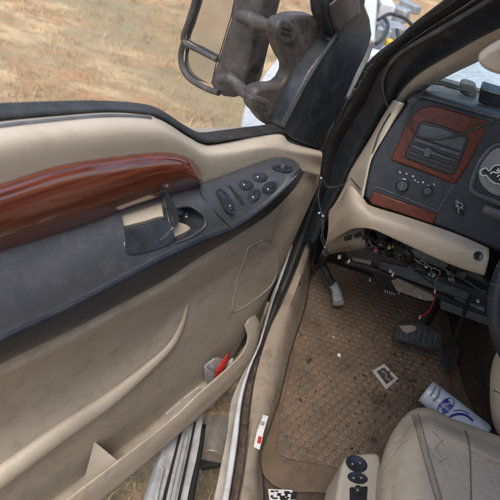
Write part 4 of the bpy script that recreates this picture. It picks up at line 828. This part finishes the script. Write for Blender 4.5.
for l in ([(420,424),(432,431),(441,441),(446,452)], [(424,434),(436,447),(444,462)], [(431,462),(436,448),(445,438)], [(444,425),(452,436),(455,448)], [(418,420),(432,424),(450,431),(462,438)], [(433,470),(440,462),(452,456)]):
    q = onb(sbv2, l, -.0003)
    if len(q) > 1: mb.tube(q, [.0003, .0006, .0002], 6, 24)
mb.build('leather_crease', 'thread', cush)
pl = [(335,540),(336,500),(339,480),(342,465),(345.5,457),(353,453.5),(368,452),(379,452),(382,462),(384,500),(384,540)]
mb = MB(); mb.slab([Zp(*p, .27) for p in pl], -ZZ, .12); spn = mb.build('seat_switch_panel', 'tan', seat, bevel=.009, seg=5)
def zsw(px, py, rx, ry, m, nm, hh=.005):
    c = Zp(px, py, .27); xd = (RT-ZZ*RT.dot(ZZ)).normalized(); s = (c-CP).length/F
    mb = MB(); mb.lathe(c, ZZ, [(1.2,-.001),(1.2,.001),(1.05,.0016),(1,.0016),(.95,hh),(.6,hh*.9),(.0001,hh*.5)], 30, rx*s, ry*s*1.15, xd); return mb.build(nm, m, spn, ang=50)
zsw(356.5,464,8.5,6,'gloss','seat_adjuster_knob'); zsw(357.5,478,8,4,'gloss','lumbar_switch')
mb = MB(); mb.slab([Zp(*p, .2735) for p in [(350,487),(368,486),(367,502),(350,502)]], -ZZ, .005); mb.build('switch_well', 'ink', spn, bevel=.002)
mb = MB(); c = Zp(358,489.5,.279); mb.lathe(c, ZZ, [(.008,-.006),(.007,.003),(.004,.006),(.0001,.007)], 20); mb.build('switch_lever', 'gloss', spn)
mb = MB()
for px, py in ((352.5,464),(360,463),(353.5,478),(361,478)): mb.lathe(Zp(px, py, .2752), ZZ, [(.0001,0),(.0022,0),(.0022,.0006),(.0001,.0008)], 12)
mb.build('switch_dots', 'steel', spn)
# backrest and base, outside the frame but really there
mb = MB(); mb.loft([[Vector((-.27,-.36,.35)),Vector((0,-.40,.35)),Vector((.27,-.36,.35))],[Vector((-.27,-.27,.5)),Vector((0,-.32,.5)),Vector((.27,-.27,.5))],[Vector((-.25,-.36,.95)),Vector((0,-.40,1.0)),Vector((.25,-.36,.95))],[Vector((-.2,-.44,1.0)),Vector((0,-.46,1.03)),Vector((.2,-.44,1.0))],[Vector((-.25,-.5,.4)),Vector((0,-.5,.4)),Vector((.25,-.5,.4))]], 24, 6); mb.build('seat_backrest', 'leather2', seat, ang=80)
mb = MB(); mb.box(Vector((.02, -.03, .12)), (.40, .40, .20)); mb.build('seat_base', 'dark', seat, bevel=.02)
# tan leather armrest bulge at the right edge and a blue and white packet
mb = MB(); bl = [(518,340),(505,352),(497,364),(493.5,380),(492.5,398),(495,412),(500,424),(512,440)]
ca = Yp(524,394,.43); mpx = (ca-CP).length/F; av = (Vector((0,0,1))-fw*0).normalized(); zz_ = UP.copy(); xx_ = RT.copy(); yy_ = zz_.cross(xx_)
r_ = bmesh.ops.create_icosphere(mb.bm, subdivisions=5, radius=1)
for v in r_['verts']:
    c = v.co.copy(); sx = math.copysign(abs(c.x)**.8, c.x); sz = math.copysign(abs(c.z)**.75, c.z)
    v.co = ca+xx_*(sx*27*mpx)+zz_*(sz*48*mpx)+yy_*(c.y*.06)
abv = mb.bvh(); ar = mb.build('centre_armrest', 'leather', ang=80)
tag(ar, 'tan leather armrest bulge with a seam at the right edge', 'armrest')
mb = MB(); q = onb(abv, [(493.5,391),(496,391),(499,393),(503,396)], .0006)
if len(q) > 1: mb.tube(q, .0012, 6, 20)
o = mb.build('armrest_seam', 'thread'); o.parent = ar
pk = thing('blue_packet', tuple(Yp(500,333,.52)), 'small blue and white round packet between steering wheel and armrest', 'packet')
mb = MB(); mb.lathe(Yp(507,333,.52), Vector((0,-1,.4)), [(.0001,-.01),(.031,-.01),(.033,0),(.031,.003),(.0001,.004)], 32, 1, 1); mb.build('packet_rim', 'white', pk)
mb = MB(); mb.lathe(Yp(507,333,.515), Vector((0,-1,.4)), [(.0001,-.003),(.027,-.003),(.027,.001),(.0001,.002)], 32); mb.build('packet_print', 'bluesoft', pk)
mb = MB(); mb.tube([Yp(*p, .508) for p in [(497,333),(499,331),(501,334)]], .0015, 6, 10); mb.build('packet_mark', 'white', pk)

# ================================================================== GROUND
mb = MB(); v = [mb.bm.verts.new(p) for p in ((-1500,-1500,-.62),(1500,-1500,-.62),(1500,1500,-.62),(-1500,1500,-.62))]; mb.bm.faces.new(v); g = mb.build('ground', 'soil', smooth=False); g['kind'] = 'structure'
mb = MB(); rg = random.Random(9)
def blade(x, y, h, z=-.62):
    a = rg.uniform(0, 6.28); w = rg.uniform(.0015, .0035)*(1+h*4); lx, ly = math.cos(a), math.sin(a); ln = rg.uniform(.2, .9)*h; b2 = rg.uniform(0, 6.28)
    tx, ty = math.cos(b2)*ln, math.sin(b2)*ln
    p = [(x-lx*w, y-ly*w, z), (x+lx*w, y+ly*w, z), (x+tx*.4+lx*w*.7, y+ty*.4+ly*w*.7, z+h*.65), (x+tx*.4-lx*w*.7, y+ty*.4-ly*w*.7, z+h*.65), (x+tx, y+ty, z+h*.85)]
    v = [mb.bm.verts.new(q) for q in p]; mb.bm.faces.new(v[:4]); mb.bm.faces.new((v[3], v[2], v[4]))
n = 0
while n < 5200:
    cx = rg.uniform(-7, 2); cy = rg.uniform(1.2, 15)
    if cx > -.9 and cy < 3.2: continue
    n += 1; k = rg.randint(6, 16); sp = rg.uniform(.03, .12); hh = rg.uniform(.02, .09)
    for _ in range(k): blade(cx+rg.gauss(0, sp), cy+rg.gauss(0, sp), hh*rg.uniform(.5, 1.2))
for _ in range(3500): blade(rg.uniform(-1.3, -.4), rg.uniform(.2, 1.6), rg.uniform(.015, .07))
o = mb.build('dry_grass', 'blade', smooth=False); o['kind'] = 'stuff'; tag(o, 'dry straw coloured grass tufts on the bare ground', 'grass')

# ================================================================== LIGHT
w = bpy.data.worlds.new('World'); sc.world = w; w.use_nodes = True; nt = w.node_tree
sky = nt.nodes.new('ShaderNodeTexSky'); sky.sky_type = 'NISHITA'; sky.sun_disc = False; sky.sun_elevation = R(62); sky.sun_rotation = R(-176); sky.air_density = 1.2; sky.dust_density = 3
nt.links.new(sky.outputs[0], nt.nodes['Background'].inputs[0]); nt.nodes['Background'].inputs[1].default_value = .135
sl_ = bpy.data.lights.new('sun', 'SUN'); sl_.energy = 1.5; sl_.angle = R(25); sl_.color = (1, .95, .88); so = bpy.data.objects.new('sun', sl_); COL.objects.link(so)
el, az = R(62), R(-176)   # from the left rear
dirv = Vector((math.cos(el)*math.sin(az), math.cos(el)*math.cos(az), math.sin(el))); so.rotation_euler = dirv.to_track_quat('Z', 'Y').to_euler()
sc.view_settings.view_transform = 'Standard'; sc.view_settings.look = 'None'; sc.view_settings.exposure = 1.02; sc.view_settings.gamma = 1
def part_of(empty, main, name, label=None):
    # the former group becomes one part of the truck: its main mesh, with every other piece as a sub-part
    subs = []
    def walk(o):
        for c in o.children: subs.append(c); walk(c)
    walk(empty); off = Vector(empty.location)
    main.parent = body; main.location = off-Vector(body.location); main.name = name
    if label: main['label'] = label
    for c in subs:
        if c is not main: c.parent = main; c.location = (0, 0, 0)
    bpy.data.objects.remove(empty)
part_of(door, panel, 'door'); part_of(dash, dface, 'dashboard'); part_of(sw, wr_, 'steering_wheel'); part_of(bp_, bpad, 'brake_pedal')
part_of(ap, apad, 'accelerator_pedal'); part_of(seat, cush, 'driver_seat'); part_of(bay, bay.children[0], 'engine_bay')
ar.parent = body; ar.location = -Vector(body.location)
for c in list(ar.children): c.location = (0, 0, 0)
for k in ('label', 'category'):
    if k in ar: del ar[k]
for o in sc.objects:
    if '_o' in o: del o['_o']
